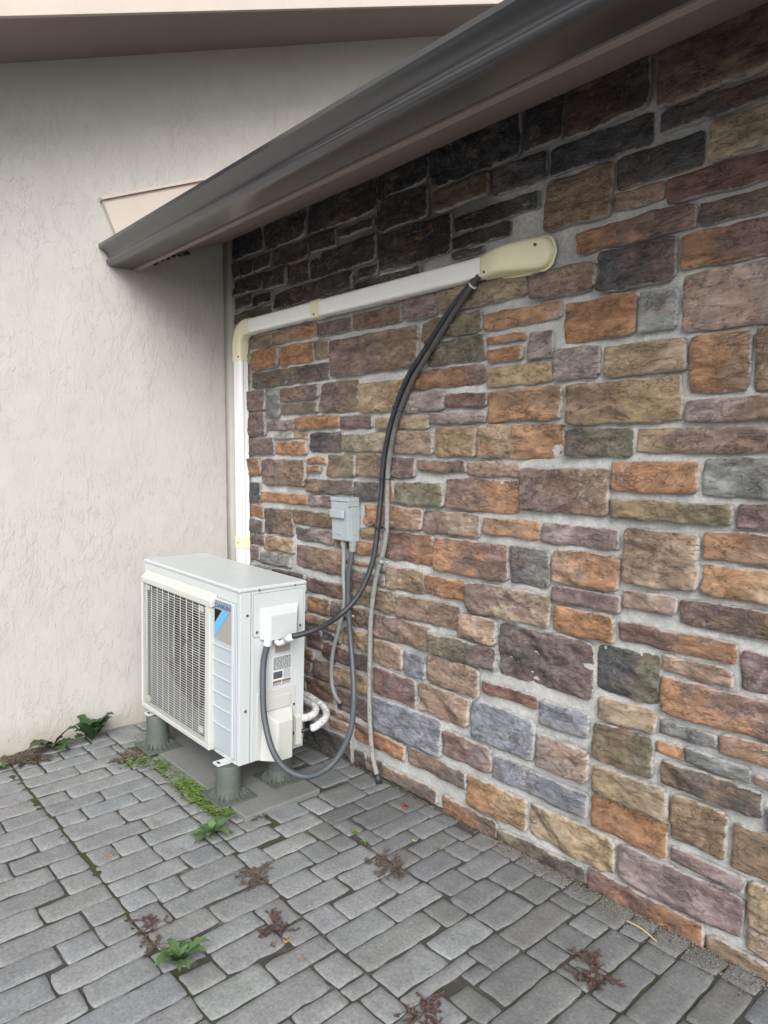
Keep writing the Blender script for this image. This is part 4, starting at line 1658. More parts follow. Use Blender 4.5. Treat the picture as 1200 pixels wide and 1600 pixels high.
for k in range(14):
    for i in range(n):
        a = k * n + i; b = k * n + (i + 1) % n; mb.f.append((a, b, b + n, a + n)); mb.m.append(0)
mb.f.append(tuple(range(n))); mb.m.append(0)
o = rel(mb.build('trough', M_['gutter'], smooth=True), gt); es = o.modifiers.new('edge', 'EDGE_SPLIT'); es.split_angle = R(32)
for p in o.data.polygons: pass

rel(MB().prism([(y, z) for y, z in prof[:-2]], 'x', .010, .0155).build('end_cap', M_['gutter']), gt)
rel(MB().prism([(-.6965 + .0035 * math.cos(a * R(45)), 2.4325 + .0045 * math.sin(a * R(45))) for a in range(8)], 'x', .012, .024).build('rivet', M_['wtie']), gt)
# roof-to-wall trim board on the stucco
s0 = Vector((-.726, 2.690)); d = Vector((.924, .383)); q = Vector((.383, -.924))
def bp(a, b): v = s0 + d * a + q * b; return (v.x, v.y)
tb = empty('trim_board', (.01, -.6, 2.6)); tag(tb, 'pale pink board sloping up the stucco wall just above the gutter end', 'trim board')
rel(MB().prism([bp(0, 0), bp(3.6, 0), bp(3.6, .215), bp(0, .215)], 'x', .006, .030).build('board', M_['peach'], bevel=.0015), tb)
rel(MB().prism([bp(-.006, -.014), bp(3.6, -.014), bp(3.6, 0), bp(-.006, 0)], 'x', .004, .044).build('top_lip', M_['peach'], bevel=.0015), tb)

# ---------------------------------------------------------------- upper roof rake
ur = empty('upper_roof', (.25, 0, 3.7)); tag(ur, 'high roof overhang sloping along the top of the stucco wall', 'roof')
def up(y, dz=0): return (y, 3.67 + P_ * y + dz)
rel(MB().prism([up(-5.2), up(4.5), up(4.5, .02), up(-5.2, .02)], 'x', -.3, .478).build('soffit', M_['soffit']), ur)
rel(MB().prism([up(-5.2, -.012), up(4.5, -.012), up(4.5, .24), up(-5.2, .24)], 'x', .480, .505).build('fascia', M_['peach'], bevel=.002), ur)
rel(MB().prism([up(-5.2, .242), up(4.5, .242), up(4.5, .265), up(-5.2, .265)], 'x', -3, .53).build('roof_covering', M_['shingle']), ur)

# ---------------------------------------------------------------- outdoor unit
W, D, H = .871, .326, .735
ac = empty('outdoor_unit', (0.28841, -.68027, .19536), (R(-.4), R(1.8), R(1.4)))
RM = Euler((R(-.4), R(1.8), R(1.4)), 'XYZ').to_matrix()
ac.location = Vector((1.159, -.659, .168)) + RM @ Vector((-W, 0, 0))
tag(ac, 'white heat pump outdoor unit with wire fan grille raised on plastic piers in the corner', 'outdoor unit')
def A(mb, name, mat, **k): return mb.build(name, mat, ac, **k)
# casing: side skins, back, floor, front skin with the round fan opening behind the grille
mb = MB()
mb.box(0, .004, .0, D, 0, .722)                      # left skin
mb.box(W - .02, W, .003, D, 0, .722)                 # right skin
mb.box(.0041, W - .0201, .0, D - .012, 0, .012)      # floor pan
mb.box(.0041, W - .0201, .0, .004, .675, .722)       # front header
mb.box(.655, W - .0201, .0, .004, .0125, .6745)      # front right
mb.box(.0041, .03, .0, .004, .0125, .6745)
A(mb, 'casing', M_['white'], bevel=.004, seg=3)
mb = MB(); cx, cz, rr = .355, .335, .268; n = 64
x0, x1, z0, z1 = .0305, .6545, .0125, .6745
vi = [(cx + rr * math.cos(2 * math.pi * k / n), .012, cz + rr * math.sin(2 * math.pi * k / n)) for k in range(n)]
vo = []
for k in range(n):
    c, s_ = math.cos(2 * math.pi * k / n), math.sin(2 * math.pi * k / n)
    t = min(((x1 - cx) / c if c > 1e-6 else ((x0 - cx) / c if c < -1e-6 else 9)), ((z1 - cz) / s_ if s_ > 1e-6 else ((z0 - cz) / s_ if s_ < -1e-6 else 9)))
    vo.append((cx + t * c, .004, cz + t * s_))
vb = [(x, .10, z) for x, y, z in vi]
mb.add(vo + vi + vb, [(k, (k + 1) % n, n + (k + 1) % n, n + k) for k in range(n)] + [(n + k, n + (k + 1) % n, 2 * n + (k + 1) % n, 2 * n + k) for k in range(n)])
A(mb, 'shroud', M_['shroud'], smooth=False)
A(MB().box(.006, W - .022, D - .035, D - .012, .014, .715), 'coil', M_['fin'])
A(MB().box(.62, .626, .014, D - .036, .014, .715).box(.03, .62, .14, .146, .014, .715), 'inner_bulkhead', M_['dark'])
mb = MB()
mb.tube([(cx, .045, cz), (cx, .11, cz)], .055, 24)
for k in range(3):
    a0 = k * 2.094 + .3; vs = []; fs = []
    for i in range(9):
        rad = .05 + .205 * i / 8
        for j in range(7):
            a = a0 + (j / 6 - .5) * (1.15 + .35 * i / 8) - .35 * i / 8
            vs.append((cx + rad * math.cos(a), .05 + .055 * j / 6, cz + rad * math.sin(a)))
    for i in range(8):
        for j in range(6): fs.append((i * 7 + j, i * 7 + j + 1, (i + 1) * 7 + j + 1, (i + 1) * 7 + j))
    mb.add(vs, fs)
A(mb, 'fan', M_['fan'], smooth=True)
# lid
lid = MB().box(-.004, W + .004, -.005, D + .004, .7225, .740)
A(lid, 'lid', M_['white'], bevel=.0065, seg=4)
# grille frame
mb = MB()
mb.hexa([(.030, -.002, .690), (.030, -.034, .660), (.700, -.034, .660), (.700, -.002, .690), (.030, -.002, .640), (.030, -.034, .634), (.700, -.034, .634), (.700, -.002, .640)])
mb.box(.652, .690, -.034, -.002, .0361, .6339)
mb.box(.026, .042, -.034, -.002, .0361, .6339)
mb.box(.026, .690, -.034, -.002, .014, .036)
A(mb, 'grille_frame', M_['ivory'], bevel=.004, seg=3)
mb = MB()
k = 0; z = .0445
while z < .632:
    mb.tube([(.036, -.022, z), (.046, -.0305, z), (.620, -.0305, z), (.640, -.027, z), (.656, -.016, z)], .0011, 6); z += .0113
x = .075
while x < .64:
    mb.tube([(x, -.0275, .030), (x, -.0275, .640)], .0015, 6); x += .0575
A(mb, 'grille', M_['wire'], smooth=True)
# four little grille clips
for (x, z) in ((.075, .612), (.595, .610), (.075, .062), (.595, .075)):
    A(MB().box(x - .018, x + .018, -.024, -.014, z - .012, z + .012), 'grille_clip', M_['ivory'], bevel=.003)
# front side panel
mb = MB().box(.6905, .8505, -.010, .0, .028, .676)
A(mb, 'front_panel', M_['greyblue'], bevel=.004, seg=3)
mb = MB()
mb.prism([(.834, .030), (.8495, .030), (.8495, .676), (.700, .676), (.6925, .668), (.834, .668)], 'y', -.016, -.0102)
A(mb, 'panel_rim', M_['white'], bevel=.0025)
mb = MB()
for z in (.479, .415, .346, .277, .213, .141):
    mb.prism([(-.0102, z - .003), (-.0165, z + .0005), (-.0102, z + .004)], 'x', .6915, .832)
A(mb, 'panel_rib', M_['greyblue'])
# badge
bd = A(MB().box(.697, .8335, -.0145, -.0102, .505, .665), 'badge', M_['silver'], bevel=.001)
def sub(mb, name, mat, par, **k): return mb.build(name, mat, par, **k)
sub(MB().prism([(.701, .632), (.757, .632), (.701, .572)], 'y', -.0155, -.0146), 'black_triangle', M_['black'], bd)
sub(MB().prism([(.701, .568), (.762, .632), (.818, .632), (.701, .512)], 'y', -.0157, -.0147), 'blue_stripe', M_['blue'], bd)
def text_mesh(txt, size, name, mat, par, loc, rot, width=None, ext=.0005, off=0):
    cu = bpy.data.curves.new('t', 'FONT'); cu.body = txt; cu.size = size; cu.extrude = ext; cu.offset = off
    cu.align_x = 'LEFT'; cu.align_y = 'BOTTOM_BASELINE' if False else 'BOTTOM'
    to = bpy.data.objects.new('t', cu); COL.objects.link(to)
    bpy.context.view_layer.update()
    dg = bpy.context.evaluated_depsgraph_get(); me = bpy.data.meshes.new_from_object(to.evaluated_get(dg))
    bpy.data.objects.remove(to); bpy.data.curves.remove(cu)
    xs_ = [v.co.x for v in me.vertices]; ys_ = [v.co.y for v in me.vertices]
    sx = width / (max(xs_) - min(xs_)) if width else 1; sy = size / (max(ys_) - min(ys_))
    mx, my = min(xs_), min(ys_)
    for v in me.vertices: v.co.x = (v.co.x - mx) * sx; v.co.y = (v.co.y - my) * sy
    me.materials.clear(); me.materials.append(mat); me.name = name
    o = bpy.data.objects.new(name, me); COL.objects.link(o); o.parent = par; o.location = loc; o.rotation_euler = rot; return o
text_mesh('DAIKIN', .0195, 'lettering', M_['navy'], bd, (.7015, -.0152, .640), (R(90), 0, 0), width=.122, off=.0006)
# right side: seam, cover plate with terminal hood
A(MB().box(W + .0002, W + .0012, .051, .0535, .0, .720), 'seam', M_['conduit'])
def rrect(y0, y1, z0, z1, r, n=5):
    out = []
    for cy, cz_, a0 in ((y1 - r, z1 - r, 0), (y0 + r, z1 - r, 90), (y0 + r, z0 + r, 180), (y1 - r, z0 + r, 270)):
        for k in range(n + 1):
            a = R(a0 + 90 * k / n); out.append((cy + r * math.cos(a), cz_ + r * math.sin(a)))
    return out
cp = A(MB().prism(rrect(.064, .313, .531, .709, .012), 'x', W + .0003, W + .004), 'terminal_cover', M_['white'], bevel=.0015)
sub(MB().prism(rrect(.0615, .3155, .5285, .7115, .0135), 'x', W + .0001, W + .0009), 'cover_gap', M_['conduit'], cp)
hd = MB().hexa([(W + .0042, .092, .518), (W + .0042, .286, .518), (W + .0042, .286, .652), (W + .0042, .092, .652),
                (W + .048, .118, .518), (W + .048, .248, .518), (W + .048, .250, .624), (W + .048, .118, .622)])
sub(hd, 'terminal_hood', M_['white'], cp, bevel=.003, seg=3)
for (y, z) in ((.079, .552), (.296, .548), (.035, .627), (.030, .228), (.088, .7275), (.265, .7275), (.270, .205)):
    x = W + .004 if (y > .07 and z < .7) else (W + .0045 if z > .7 else W)
    s_ = A(MB().tube([(x - .002, y, z), (x + .0012, y, z)], .0105 if z < .7 else .0055, 16), 'screw', M_['white'])
    sub(MB().tube([(x + .0013, y, z), (x + .003, y, z)], .0062 if z < .7 else .0042, 12), 'screw_head', M_['screw'], s_)
# recessed window and rating label
wn = A(MB().prism(rrect(.166, .253, .440, .485, .003), 'x', W + .0002, W + .0022), 'label_window', M_['ivory'], bevel=.0008)
sub(MB().box(W + .0023, W + .0026, .171, .248, .446, .480), 'window_insert', simple('window_insert', (.26, .24, .21), .4), wn)
lb = A(MB().box(W + .0002, W + .0012, .161, .2565, .302, .431), 'rating_label', M_['label'])
mb = MB(); rn = random.Random(3)
z = .4235
while z > .371:
    y = .165
    while y < .251:
        l_ = rn.uniform(.004, .018); hgt = .0027 if z < .42 else .0034
        mb.box(W + .0013, W + .0016, y, min(.253, y + l_), z, z + hgt); y += l_ + rn.uniform(.0015, .004)
    z -= .0043
z = .366
while z > .328:
    y = .218
    while y < .251:
        l_ = rn.uniform(.003, .010); mb.box(W + .0013, W + .0016, y, min(.253, y + l_), z, z + .002); y += l_ + .002
    z -= .0045
mb.box(W + .0013, W + .0016, .165, .211, .334, .364)
sub(mb, 'print', M_['ink'], lb)
mb = MB()
for y0 in (.163, .2105):
    mb.box(W + .0013, W + .0016, y0, y0 + .044, .316, .3255)
sub(mb, 'warning_print', M_['redink'], lb)
mb = MB()
z = .3125
while z > .304:
    for y0 in (.163, .2105):
        y = y0
        while y < y0 + .040:
            l_ = rn.uniform(.004, .012); mb.box(W + .0013, W + .0016, y, min(y0 + .044, y + l_), z, z + .0022); y += l_ + .002
    z -= .004
sub(mb, 'fine_print', M_['ink'], lb)
# valve cover
vc = A(MB().prism(rrect(.086, .277, .000, .291, .010), 'x', W + .0003, W + .0045), 'valve_cover', M_['ivory'], bevel=.0015)
sub(MB().box(W + .0047, W + .010, .098, .248, .205, .262), 'raised_panel', M_['ivory'], vc, bevel=.003, seg=3)
sub(MB().hexa([(W + .0047, .100, -.004), (W + .0047, .268, -.004), (W + .0047, .262, .203), (W + .0047, .112, .203),
               (W + .056, .158, -.006), (W + .056, .230, -.006), (W + .056, .230, .163), (W + .056, .158, .163)]), 'valve_hood', M_['ivory'], vc, bevel=.004, seg=3)
sub(MB().hexa([(W + .0047, .2685, .020), (W + .0047, .312, .020), (W + .0047, .312, .160), (W + .0047, .2685, .160),
               (W + .028, .2685, .026), (W + .028, .299, .026), (W + .028, .299, .150), (W + .028, .2685, .150)]), 'valve_hood_side', M_['ivory'], vc, bevel=.002)
A(MB().box(W + .0003, W + .003, .0655, .067, .008, .500), 'pressed_rib', M_['white'])
# mounting feet
for (x, y0, y1) in ((.105, -.045, .03), (.105, D - .03, D + .03), (.785, -.055, .03), (.785, D - .03, D + .03)):
    A(MB().box(x - .022, x + .022, y0, y1, -.008, -.001).prism([(x + .013 * math.cos(R(a * 30)), (y0 + .014) + .006 * math.sin(R(a * 30))) for a in range(12)], 'z', -.001, -.0004, 1), 'mounting_foot', [M_['fitting'], M_['black']], bevel=.0015)

# insulated line set pipes looping behind the unit
for i, (pa, lab) in enumerate((([(1.13, -.40, .297), (1.150, -.375, .297), (1.166, -.345, .296), (1.168, -.30, .297), (1.150, -.262, .303), (1.105, -.235, .307), (1.02, -.215, .30), (.7, -.19, .30), (.33, -.14, .32), (.215, -.07, .40), (.205, -.07, .6)],
                          'upper white wrapped refrigerant pipe looping behind the unit'),
                         ([(1.190, -.318, .252), (1.200, -.300, .256), (1.196, -.275, .263), (1.175, -.225, .272), (1.125, -.188, .285), (1.04, -.170, .294), (.9, -.165, .30), (.6, -.15, .26), (.33, -.10, .28), (.222, -.07, .36), (.212, -.07, .58)],
                          'lower white wrapped refrigerant pipe with bare black end beside the unit'))):
    rt = empty('refrigerant_pipe', pa[0]); tag(rt, lab, 'pipe', 'refrigerant pipes behind the outdoor unit')
    pp = spline(pa, .012)
    rs = [.0165 if k > 0 else .0145 for k in range(len(pp))]
    rs = [r_ * (1 + .06 * noise.noise(Vector((k * .7, i, 0)))) for k, r_ in enumerate(rs)]
    rel(MB().tube(pp, rs, 14).build('insulation', M_['foam'], smooth=True), rt)
    st = Vector(pa[0])
    rel(MB().tube([st + Vector((-.03, -.075, -.012)), st + Vector((-.010, -.03, -.006)), st + Vector((.004, .010, .001))], .0085, 12).build('copper_line', M_['cable'], smooth=True), rt)

# ---------------------------------------------------------------- pad and piers
mb = MB(); n0 = 0
mb.box(.18, 1.285, -.700, -.335, -.012, .019)
tag(mb.build('equipment_pad', M_['pad'], bevel=.006, seg=3), 'flat grey concrete pad lying on the pavers under the outdoor unit', 'concrete pad')
def pier(x, y, ztop, lab):
    rt = empty('pier', (x, y, .019)); tag(rt, lab, 'pier', 'plastic piers under the outdoor unit')
    h = ztop - .019
    mb = MB(); mb.tube([(0, 0, .004), (0, 0, h * .38), (0, 0, h * .39), (0, 0, h - .006), (0, 0, h)], [.057, .0555, .0525, .052, .050], 40)
    o = mb.build('pier_body', M_['pier'], rt, smooth=True); e_ = o.modifiers.new('e', 'EDGE_SPLIT'); e_.split_angle = R(40)
    b = MB().box(-.093, .093, -.086, .086, .0005, .006)
    b.build('base_plate', M_['pier'], rt, bevel=.003)
    g_ = MB()
    for k in range(20):
        a = 2 * math.pi * k / 20 + .1; c, s_ = math.cos(a), math.sin(a); ro = min(.086 / max(abs(c), 1e-3), .080 / max(abs(s_), 1e-3), .084)
        t = Vector((-s_, c, 0)) * .0013
        p = [Vector((c * .058, s_ * .058, .006)), Vector((c * ro, s_ * ro, .006)), Vector((c * .054, s_ * .054, .036))]
        g_.add([q_ + t for q_ in p] + [q_ - t for q_ in p], [(0, 1, 2), (3, 5, 4), (0, 3, 4, 1), (1, 4, 5, 2), (2, 5, 3, 0)])
    g_.build('gusset', M_['pier'], rt)
    return rt
pier(1.080, -.660, .160, 'grey green plastic pier under the near front corner, beside the green ground cover')
pier(1.080, -.408, .160, 'grey green plastic pier under the near back corner, inside the loop of ribbed conduit')
pier(.400, -.668, .184, 'grey green plastic pier under the far front corner, nearest the dry weeds')
pier(.400, -.400, .184, 'grey green plastic pier under the far back corner, hidden deepest in the corner')

# ---------------------------------------------------------------- line set duct
dk = empty('line_duct', (.205, -.05, 1.5)); tag(dk, 'white plastic line duct running up the corner and across the stone wall with yellowed fittings', 'duct')
def dprof(w_, d_, r=.016, n=5):      # D-shaped section, u across, v outwards from the wall
    out = [(0, 0)]
    for cu_, a0 in ((r, 180), (w_ - r, 90)):
        for k in range(n + 1):
            a = R(a0 - 90 * k / n); out.append((cu_ + r * math.cos(a), d_ - r + r * math.sin(a)))
    return out + [(w_, 0)]
def duct_v(x0, w_, d_, y_, z0, z1):
    return [(x0 + u, y_ - v) for u, v in dprof(w_, d_)]
YB = -.046
def smooth_split(o, ang=60):
    o.data.polygons.foreach_set('use_smooth', [True] * len(o.data.polygons)); e_ = o.modifiers.new('e', 'EDGE_SPLIT'); e_.split_angle = R(ang); return o
smooth_split(rel(MB().prism(duct_v(.166, .077, .050, YB, 0, 0), 'z', .40, 1.99).build('vertical_run', M_['duct']), dk))
rel(MB().box(.2455, .2462, YB - .030, YB - .0285, .41, 1.985).build('seam_line', M_['conduit']), dk)
smooth_split(rel(MB().prism([(YB - v, 2.081 + u) for u, v in dprof(.076, .050)], 'x', .30, 1.955).build('horizontal_run', M_['duct']), dk))
smooth_split(rel(MB().prism(duct_v(.1625, .084, .0535, YB, 0, 0), 'z', .925, .990).build('coupling', M_['cream']), dk))
smooth_split(rel(MB().prism([(YB - v, 2.0775 + u) for u, v in dprof(.083, .0535)], 'x', .895, .955).build('coupling', M_['cream']), dk))
# elbow: sweep the section round a bend
mb = MB(); vs = []; secs = []
pr = dprof(.084, .0545)
for z in (1.945, 1.99): secs.append([(.1625 + u, YB - v, z) for u, v in pr])
for k in range(0, 9):
    a = R(90 * k / 8); cx_, cz_ = .290, 2.032; 
    secs.append([(cx_ - (.1275 - u) * math.cos(a), YB - v, cz_ + (.1275 - u) * math.sin(a)) for u, v in pr])
secs.append([(.335, YB - v, 2.032 + (.1275 - u)) for u, v in pr])
n = len(pr)
mb.v = [p for s_ in secs for p in s_]
for k in range(len(secs) - 1):
    for i in range(n):
        mb.f.append((k * n + i, k * n + (i + 1) % n, (k + 1) * n + (i + 1) % n, (k + 1) * n + i)); mb.m.append(0)
mb.f += [tuple(range(n)), tuple((len(secs) - 1) * n + i for i in range(n))]; mb.m += [0, 0]
smooth_split(rel(mb.build('elbow', M_['cream']), dk), 50)
# wall inlet cap: tapering shell that swells and rounds off at its end
mb = MB(); secs = []; NS = 22; m_ = 13
for k in range(NS + 1):
    t = k / NS; x = 1.935 + .285 * t
    half = .0425 + .011 * math.sin(min(1, t * 1.25) * math.pi / 2) ** 2
    endr = math.sqrt(max(0, 1 - max(0, (t - .78) / .22) ** 2.6)); half *= max(.02, endr)
    dep_ = (.057 + .032 * math.sin(math.pi * min(1, .1 + t * 1.1)) ** 2) * (1 - .50 * max(0, (t - .6) / .4) ** 2)
    zc = 2.1175 + .006 * t
    if t >= .999: dep_ = .015
    row = []
    for j in range(m_):
        a = math.pi * j / (m_ - 1); c, s_ = math.cos(a), math.sin(a)
        row.append((x, YB + .006 - dep_ * abs(s_) ** .34, zc - half * math.copysign(abs(c) ** .40, c)))
    secs.append(row)
mb.v = [p for r_ in secs for p in r_]
for k in range(NS):
    for j in range(m_ - 1): mb.f.append((k * m_ + j, k * m_ + j + 1, (k + 1) * m_ + j + 1, (k + 1) * m_ + j)); mb.m.append(0)
mb.f += [tuple(range(m_)), tuple(NS * m_ + j for j in range(m_))]; mb.m += [0, 0]
capo = rel(mb.build('inlet_cap', M_['cream'], smooth=True), dk)
fl = []
for k in range(NS + 1):
    t = k / NS; fl.append(secs[k][0])
mb = MB()
outl = [secs[k][0] for k in range(5, NS + 1)] + [secs[k][-1] for k in range(NS, 13, -1)]
mb.tube([Vector((p[0] + (.003 if i_ > 12 else 0), YB - .003, p[2] + (-.003 if i_ <= NS - 5 else .003))) for i_, p in enumerate(outl)], .0042, 8)
rel(mb.build('cap_flange', M_['cream'], smooth=True), dk)
for (x, y, z) in ((2.168, -.0925, 2.146), (1.962, -.1085, 2.092), (.925, -.1002, 2.092), (.206, -.1002, .955), (.235, -.1012, 1.965)):
    rel(MB().tube([(x, y + .004, z), (x, y - .0012, z)], .005, 12).build('screw', M_['ink']), dk)

# ---------------------------------------------------------------- disconnect box
db = empty('disconnect_box', (1.125, -.045, 1.15)); tag(db, 'small grey electrical disconnect box screwed to the stone wall', 'electrical box')
rel(MB().box(1.068, 1.190, -.092, -.040, 1.052, 1.246).build('enclosure', M_['box'], bevel=.003, seg=3), db)
rel(MB().hexa([(1.064, -.100, 1.056), (1.187, -.100, 1.056), (1.187, -.0925, 1.056), (1.064, -.0925, 1.056), (1.064, -.106, 1.232), (1.187, -.106, 1.232), (1.187, -.0925, 1.232), (1.064, -.0925, 1.232)]).build('front_cover', M_['box'], bevel=.0025, seg=3), db)
rel(MB().box(1.0625, 1.1935, -.110, -.042, 1.2335, 1.2525).build('top_hood', M_['box'], bevel=.0025, seg=3), db)
rel(MB().box(1.1905, 1.1935, -.110, -.045, 1.212, 1.2333).build('hood_tab', M_['box'], bevel=.001), db)
rel(MB().box(1.068, 1.168, -.121, -.1065, 1.156, 1.198).build('handle', M_['box'], bevel=.007, seg=4), db)
rel(MB().tube([(1.190, -.067, 1.093), (1.1925, -.067, 1.093)], .013, 20).build('knockout', M_['box'], bevel=.0008), db)
rel(MB().tube([(1.190, -.066, 1.178), (1.192, -.066, 1.178)], .011, 20).build('knockout', M_['box'], bevel=.0008), db)
mb = MB()
for k in range(4): mb.box(1.092 + k * .0115, 1.0995 + k * .0115, -.1046, -.1005, 1.082, 1.091)
rel(mb.build('embossed_mark', M_['box']), db)

# ---------------------------------------------------------------- cables and conduits
def pipe(name, lab, cat, pts, r, mat, grp=None, rib=0, seg=14):
    pp = spline(pts, .0034 if rib else .012)
    rt = empty(name, pts[0]); tag(rt, lab, cat, grp)
    if rib: rs = [r - (.0022 if (k // 1) % 2 else 0) for k in range(len(pp))]
    else: rs = [r * (1 + .02 * noise.noise(Vector((k * .4, r * 100, 0)))) for k in range(len(pp))]
    rel(MB().tube(pp, rs, seg).build('sheath', mat, smooth=True), rt); return rt, pp
def tie(rt, p, d_, r, mat, name='cable_tie', hw=.0028):
    p = Vector(p); d_ = Vector(d_).normalized()
    o = MB().tube([p - d_ * hw, p + d_ * hw], r, 18).build(name, mat, smooth=False); return rel(o, rt)
BLK = [(1.905, -.082, 2.096), (1.885, -.078, 2.078), (1.745, -.068, 1.975), (1.628, -.068, 1.858), (1.518, -.068, 1.742), (1.430, -.068, 1.578), (1.386, -.07, 1.419), (1.376, -.075, 1.282), (1.373, -.09, 1.145), (1.371, -.12, .982), (1.351, -.18, .848), (1.321, -.26, .766), (1.325, -.37, .731), (1.300, -.45, .711), (1.286, -.478, .708)]
GRY = [(1.925, -.088, 2.09), (1.901, -.084, 2.075), (1.775, -.070, 1.970), (1.654, -.070, 1.845), (1.549, -.070, 1.728), (1.466, -.070, 1.579), (1.421, -.070, 1.419), (1.413, -.072, 1.283), (1.412, -.075, 1.12), (1.388, -.075, 1.021), (1.346, -.075, .918), (1.312, -.075, .742), (1.304, -.075, .568), (1.300, -.075, .392), (1.311, -.080, .249), (1.339, -.088, .113), (1.385, -.092, .008)]
LG = [(1.117, -.075, 1.045), (1.121, -.078, .97), (1.128, -.085, .89), (1.138, -.088, .774), (1.095, -.085, .645), (1.039, -.08, .511), (1.015, -.07, .38), (1.030, -.060, .300), (1.042, -.030, .250)]
DKC = [(1.178, -.070, 1.045), (1.174, -.078, .97), (1.168, -.088, .896), (1.168, -.09, .778), (1.194, -.10, .637), (1.25, -.13, .508), (1.308, -.17, .387), (1.373, -.24, .281), (1.409, -.33, .206), (1.406, -.41, .161), (1.385, -.49, .156), (1.338, -.55, .193), (1.292, -.58, .266), (1.236, -.58, .382), (1.208, -.568, .506), (1.192, -.552, .60), (1.196, -.535, .672)]
rt, pp = pipe('power_cable', 'thick black cable hanging in an arc from the line duct to the unit side', 'cable', BLK, .0118, M_['cable'])
for z in (1.87, 1.63, 1.34, 1.13):
    k = min(range(len(pp)), key=lambda i: abs(pp[i].z - z)); p = pp[k] + Vector((.016, -.001, 0))
    d_ = pp[k + 1] - pp[k - 1]; d_.normalize(); sd_ = d_.cross(Vector((0, 1, 0))).normalized()
    mb = MB(); loop = []
    for a in range(17):
        an = 2 * math.pi * a / 16; loop.append(p + sd_ * (.031 * math.cos(an)) + Vector((0, 1, 0)) * (.0150 * math.sin(an)))
    mb.tube(loop, .0020, 6); mb.tube([p + sd_ * .031, p + sd_ * .043 + Vector((0, -.008, -.004))], .0018, 6)
    rel(mb.build('cable_tie', M_['tie'], smooth=True), rt)
# white elbow connector at the unit
cn = MB().tube(spline([(1.205, -.500, .690), (1.206, -.500, .676), (1.222, -.497, .668), (1.248, -.489, .680), (1.262, -.484, .692)], .004), .0115, 16)
cn.tube([(1.258, -.486, .688), (1.290, -.476, .706)], .0155, 16).tube([(1.206, -.5, .700), (1.205, -.5, .686)], .014, 16)
rel(cn.build('elbow_connector', M_['fitting'], smooth=True), rt)
rt, pp = pipe('insulated_line', 'pale weathered insulated line running from the duct down the stone wall to the ground', 'insulated line', GRY, .0108, M_['insul'])
p = Vector((1.885, -.080, 2.062)); tie(rt, p, (1, 0, .85), .0165, M_['wtie'])
rel(MB().tube([pp[-1] + Vector((-.012, .002, .032)), pp[-1] + Vector((.004, 0, -.006))], .0135, 14).build('dark_end', M_['cable'], smooth=True), rt)
rt, pp = pipe('electrical_conduit', 'light grey plastic conduit from the disconnect box curving back into the wall', 'conduit', LG, .0100, M_['conduit'], 'conduits below the disconnect box')
rel(MB().tube([(1.117, -.074, 1.053), (1.117, -.075, 1.030), (1.118, -.075, 1.029), (1.118, -.076, 1.018)], [.015, .015, .012, .012], 18).build('connector', M_['conduit']), rt)
mb = MB().tube([(1.040, -.034, .262), (1.046, -.020, .243)], .019, 9)
rel(mb.build('wall_seal', M_['tie']), rt)
rt, pp = pipe('electrical_conduit', 'dark grey ribbed conduit looping low from the disconnect box up to the unit hood', 'conduit', DKC, .0136, M_['dconduit'], 'conduits below the disconnect box', rib=1)
rel(MB().tube([(1.178, -.070, 1.053), (1.178, -.070, 1.034), (1.178, -.070, 1.033), (1.177, -.072, 1.008)], [.019, .019, .0165, .0165], 20).build('connector', M_['conduit']), rt)
rel(MB().tube([(1.1955, -.537, .660), (1.197, -.532, .690), (1.197, -.532, .691), (1.198, -.530, .704)], [.0175, .0175, .0145, .0145], 20).build('connector', M_['fitting']), rt)
def clamp(loc, r, lab):
    rt = empty('pipe_clamp', loc); tag(rt, lab, 'pipe clamp', 'metal pipe clamps on the wall')
    MB().tube([(0, 0, -.006), (0, 0, .006)], r, 20).build('strap', M_['zinc'], rt, bevel=.001)
    MB().box(r * .7, r + .022, r * .2, r * .2 + .003, -.006, .006).build('tab', M_['zinc'], rt)
    MB().tube([(r + .013, r * .2 - .003, 0), (r + .013, r * .2, 0)], .0045, 8).build('bolt', M_['zinc'], rt)
clamp((1.378, -.075, .985), .0150, 'small zinc clamp holding the pale insulated line to the wall')
clamp((1.1675, -.090, .716), .0165, 'small zinc clamp round the dark ribbed conduit below the box')

# ---------------------------------------------------------------- weeds and litter
class LeafB:
    def __init__(s, seed): s.mb = MB(); s.c = []; s.r = random.Random(seed)
    def poly(s, vs, fs, tone):
        n0 = len(s.mb.v); s.mb.add(vs, fs); s.c += [(tone, tone, tone)] * (len(s.mb.v) - n0)
    def blade(s, base, az, L, Wd, lift, lobes=5, tone=1, droop=.6, fold=.25):
        d_ = Vector((math.cos(az), math.sin(az), 0)); sd_ = Vector((-d_.y, d_.x, 0)); n = 16; vs = []; fs = []
        for i in range(n + 1):
            t = i / n
            z = lift * math.sin(t * 1.5) * L - droop * L * t * t * .5
            c = Vector(base) + d_ * (L * t) + Vector((0, 0, max(.002 - base[2], z)))
            wv = Wd * (math.sin(math.pi * min(1, .06 + t ** .75 * .94)) ** .8) * (1 + .28 * math.sin(t * lobes * 6.28 + s.r.random() * .6) * (t > .12)) * (.25 if t < .12 else 1)
            up_ = fold * wv
            vs += [c - sd_ * wv + Vector((0, 0, up_)), c, c + sd_ * wv + Vector((0, 0, up_))]
        for i in range(n):
            a = i * 3; fs += [(a, a + 3, a + 4, a + 1), (a + 1, a + 4, a + 5, a + 2)]
        s.poly(vs, fs, tone)
    def build(s, name, mat): 
        s.mb.c = s.c; o = s.mb.build(name, mat); o.data.polygons.foreach_set('use_smooth', [True] * len(o.data.polygons)); return o
def zap(o, x, y, z=0): 
    o.location = (x, y, z); return o
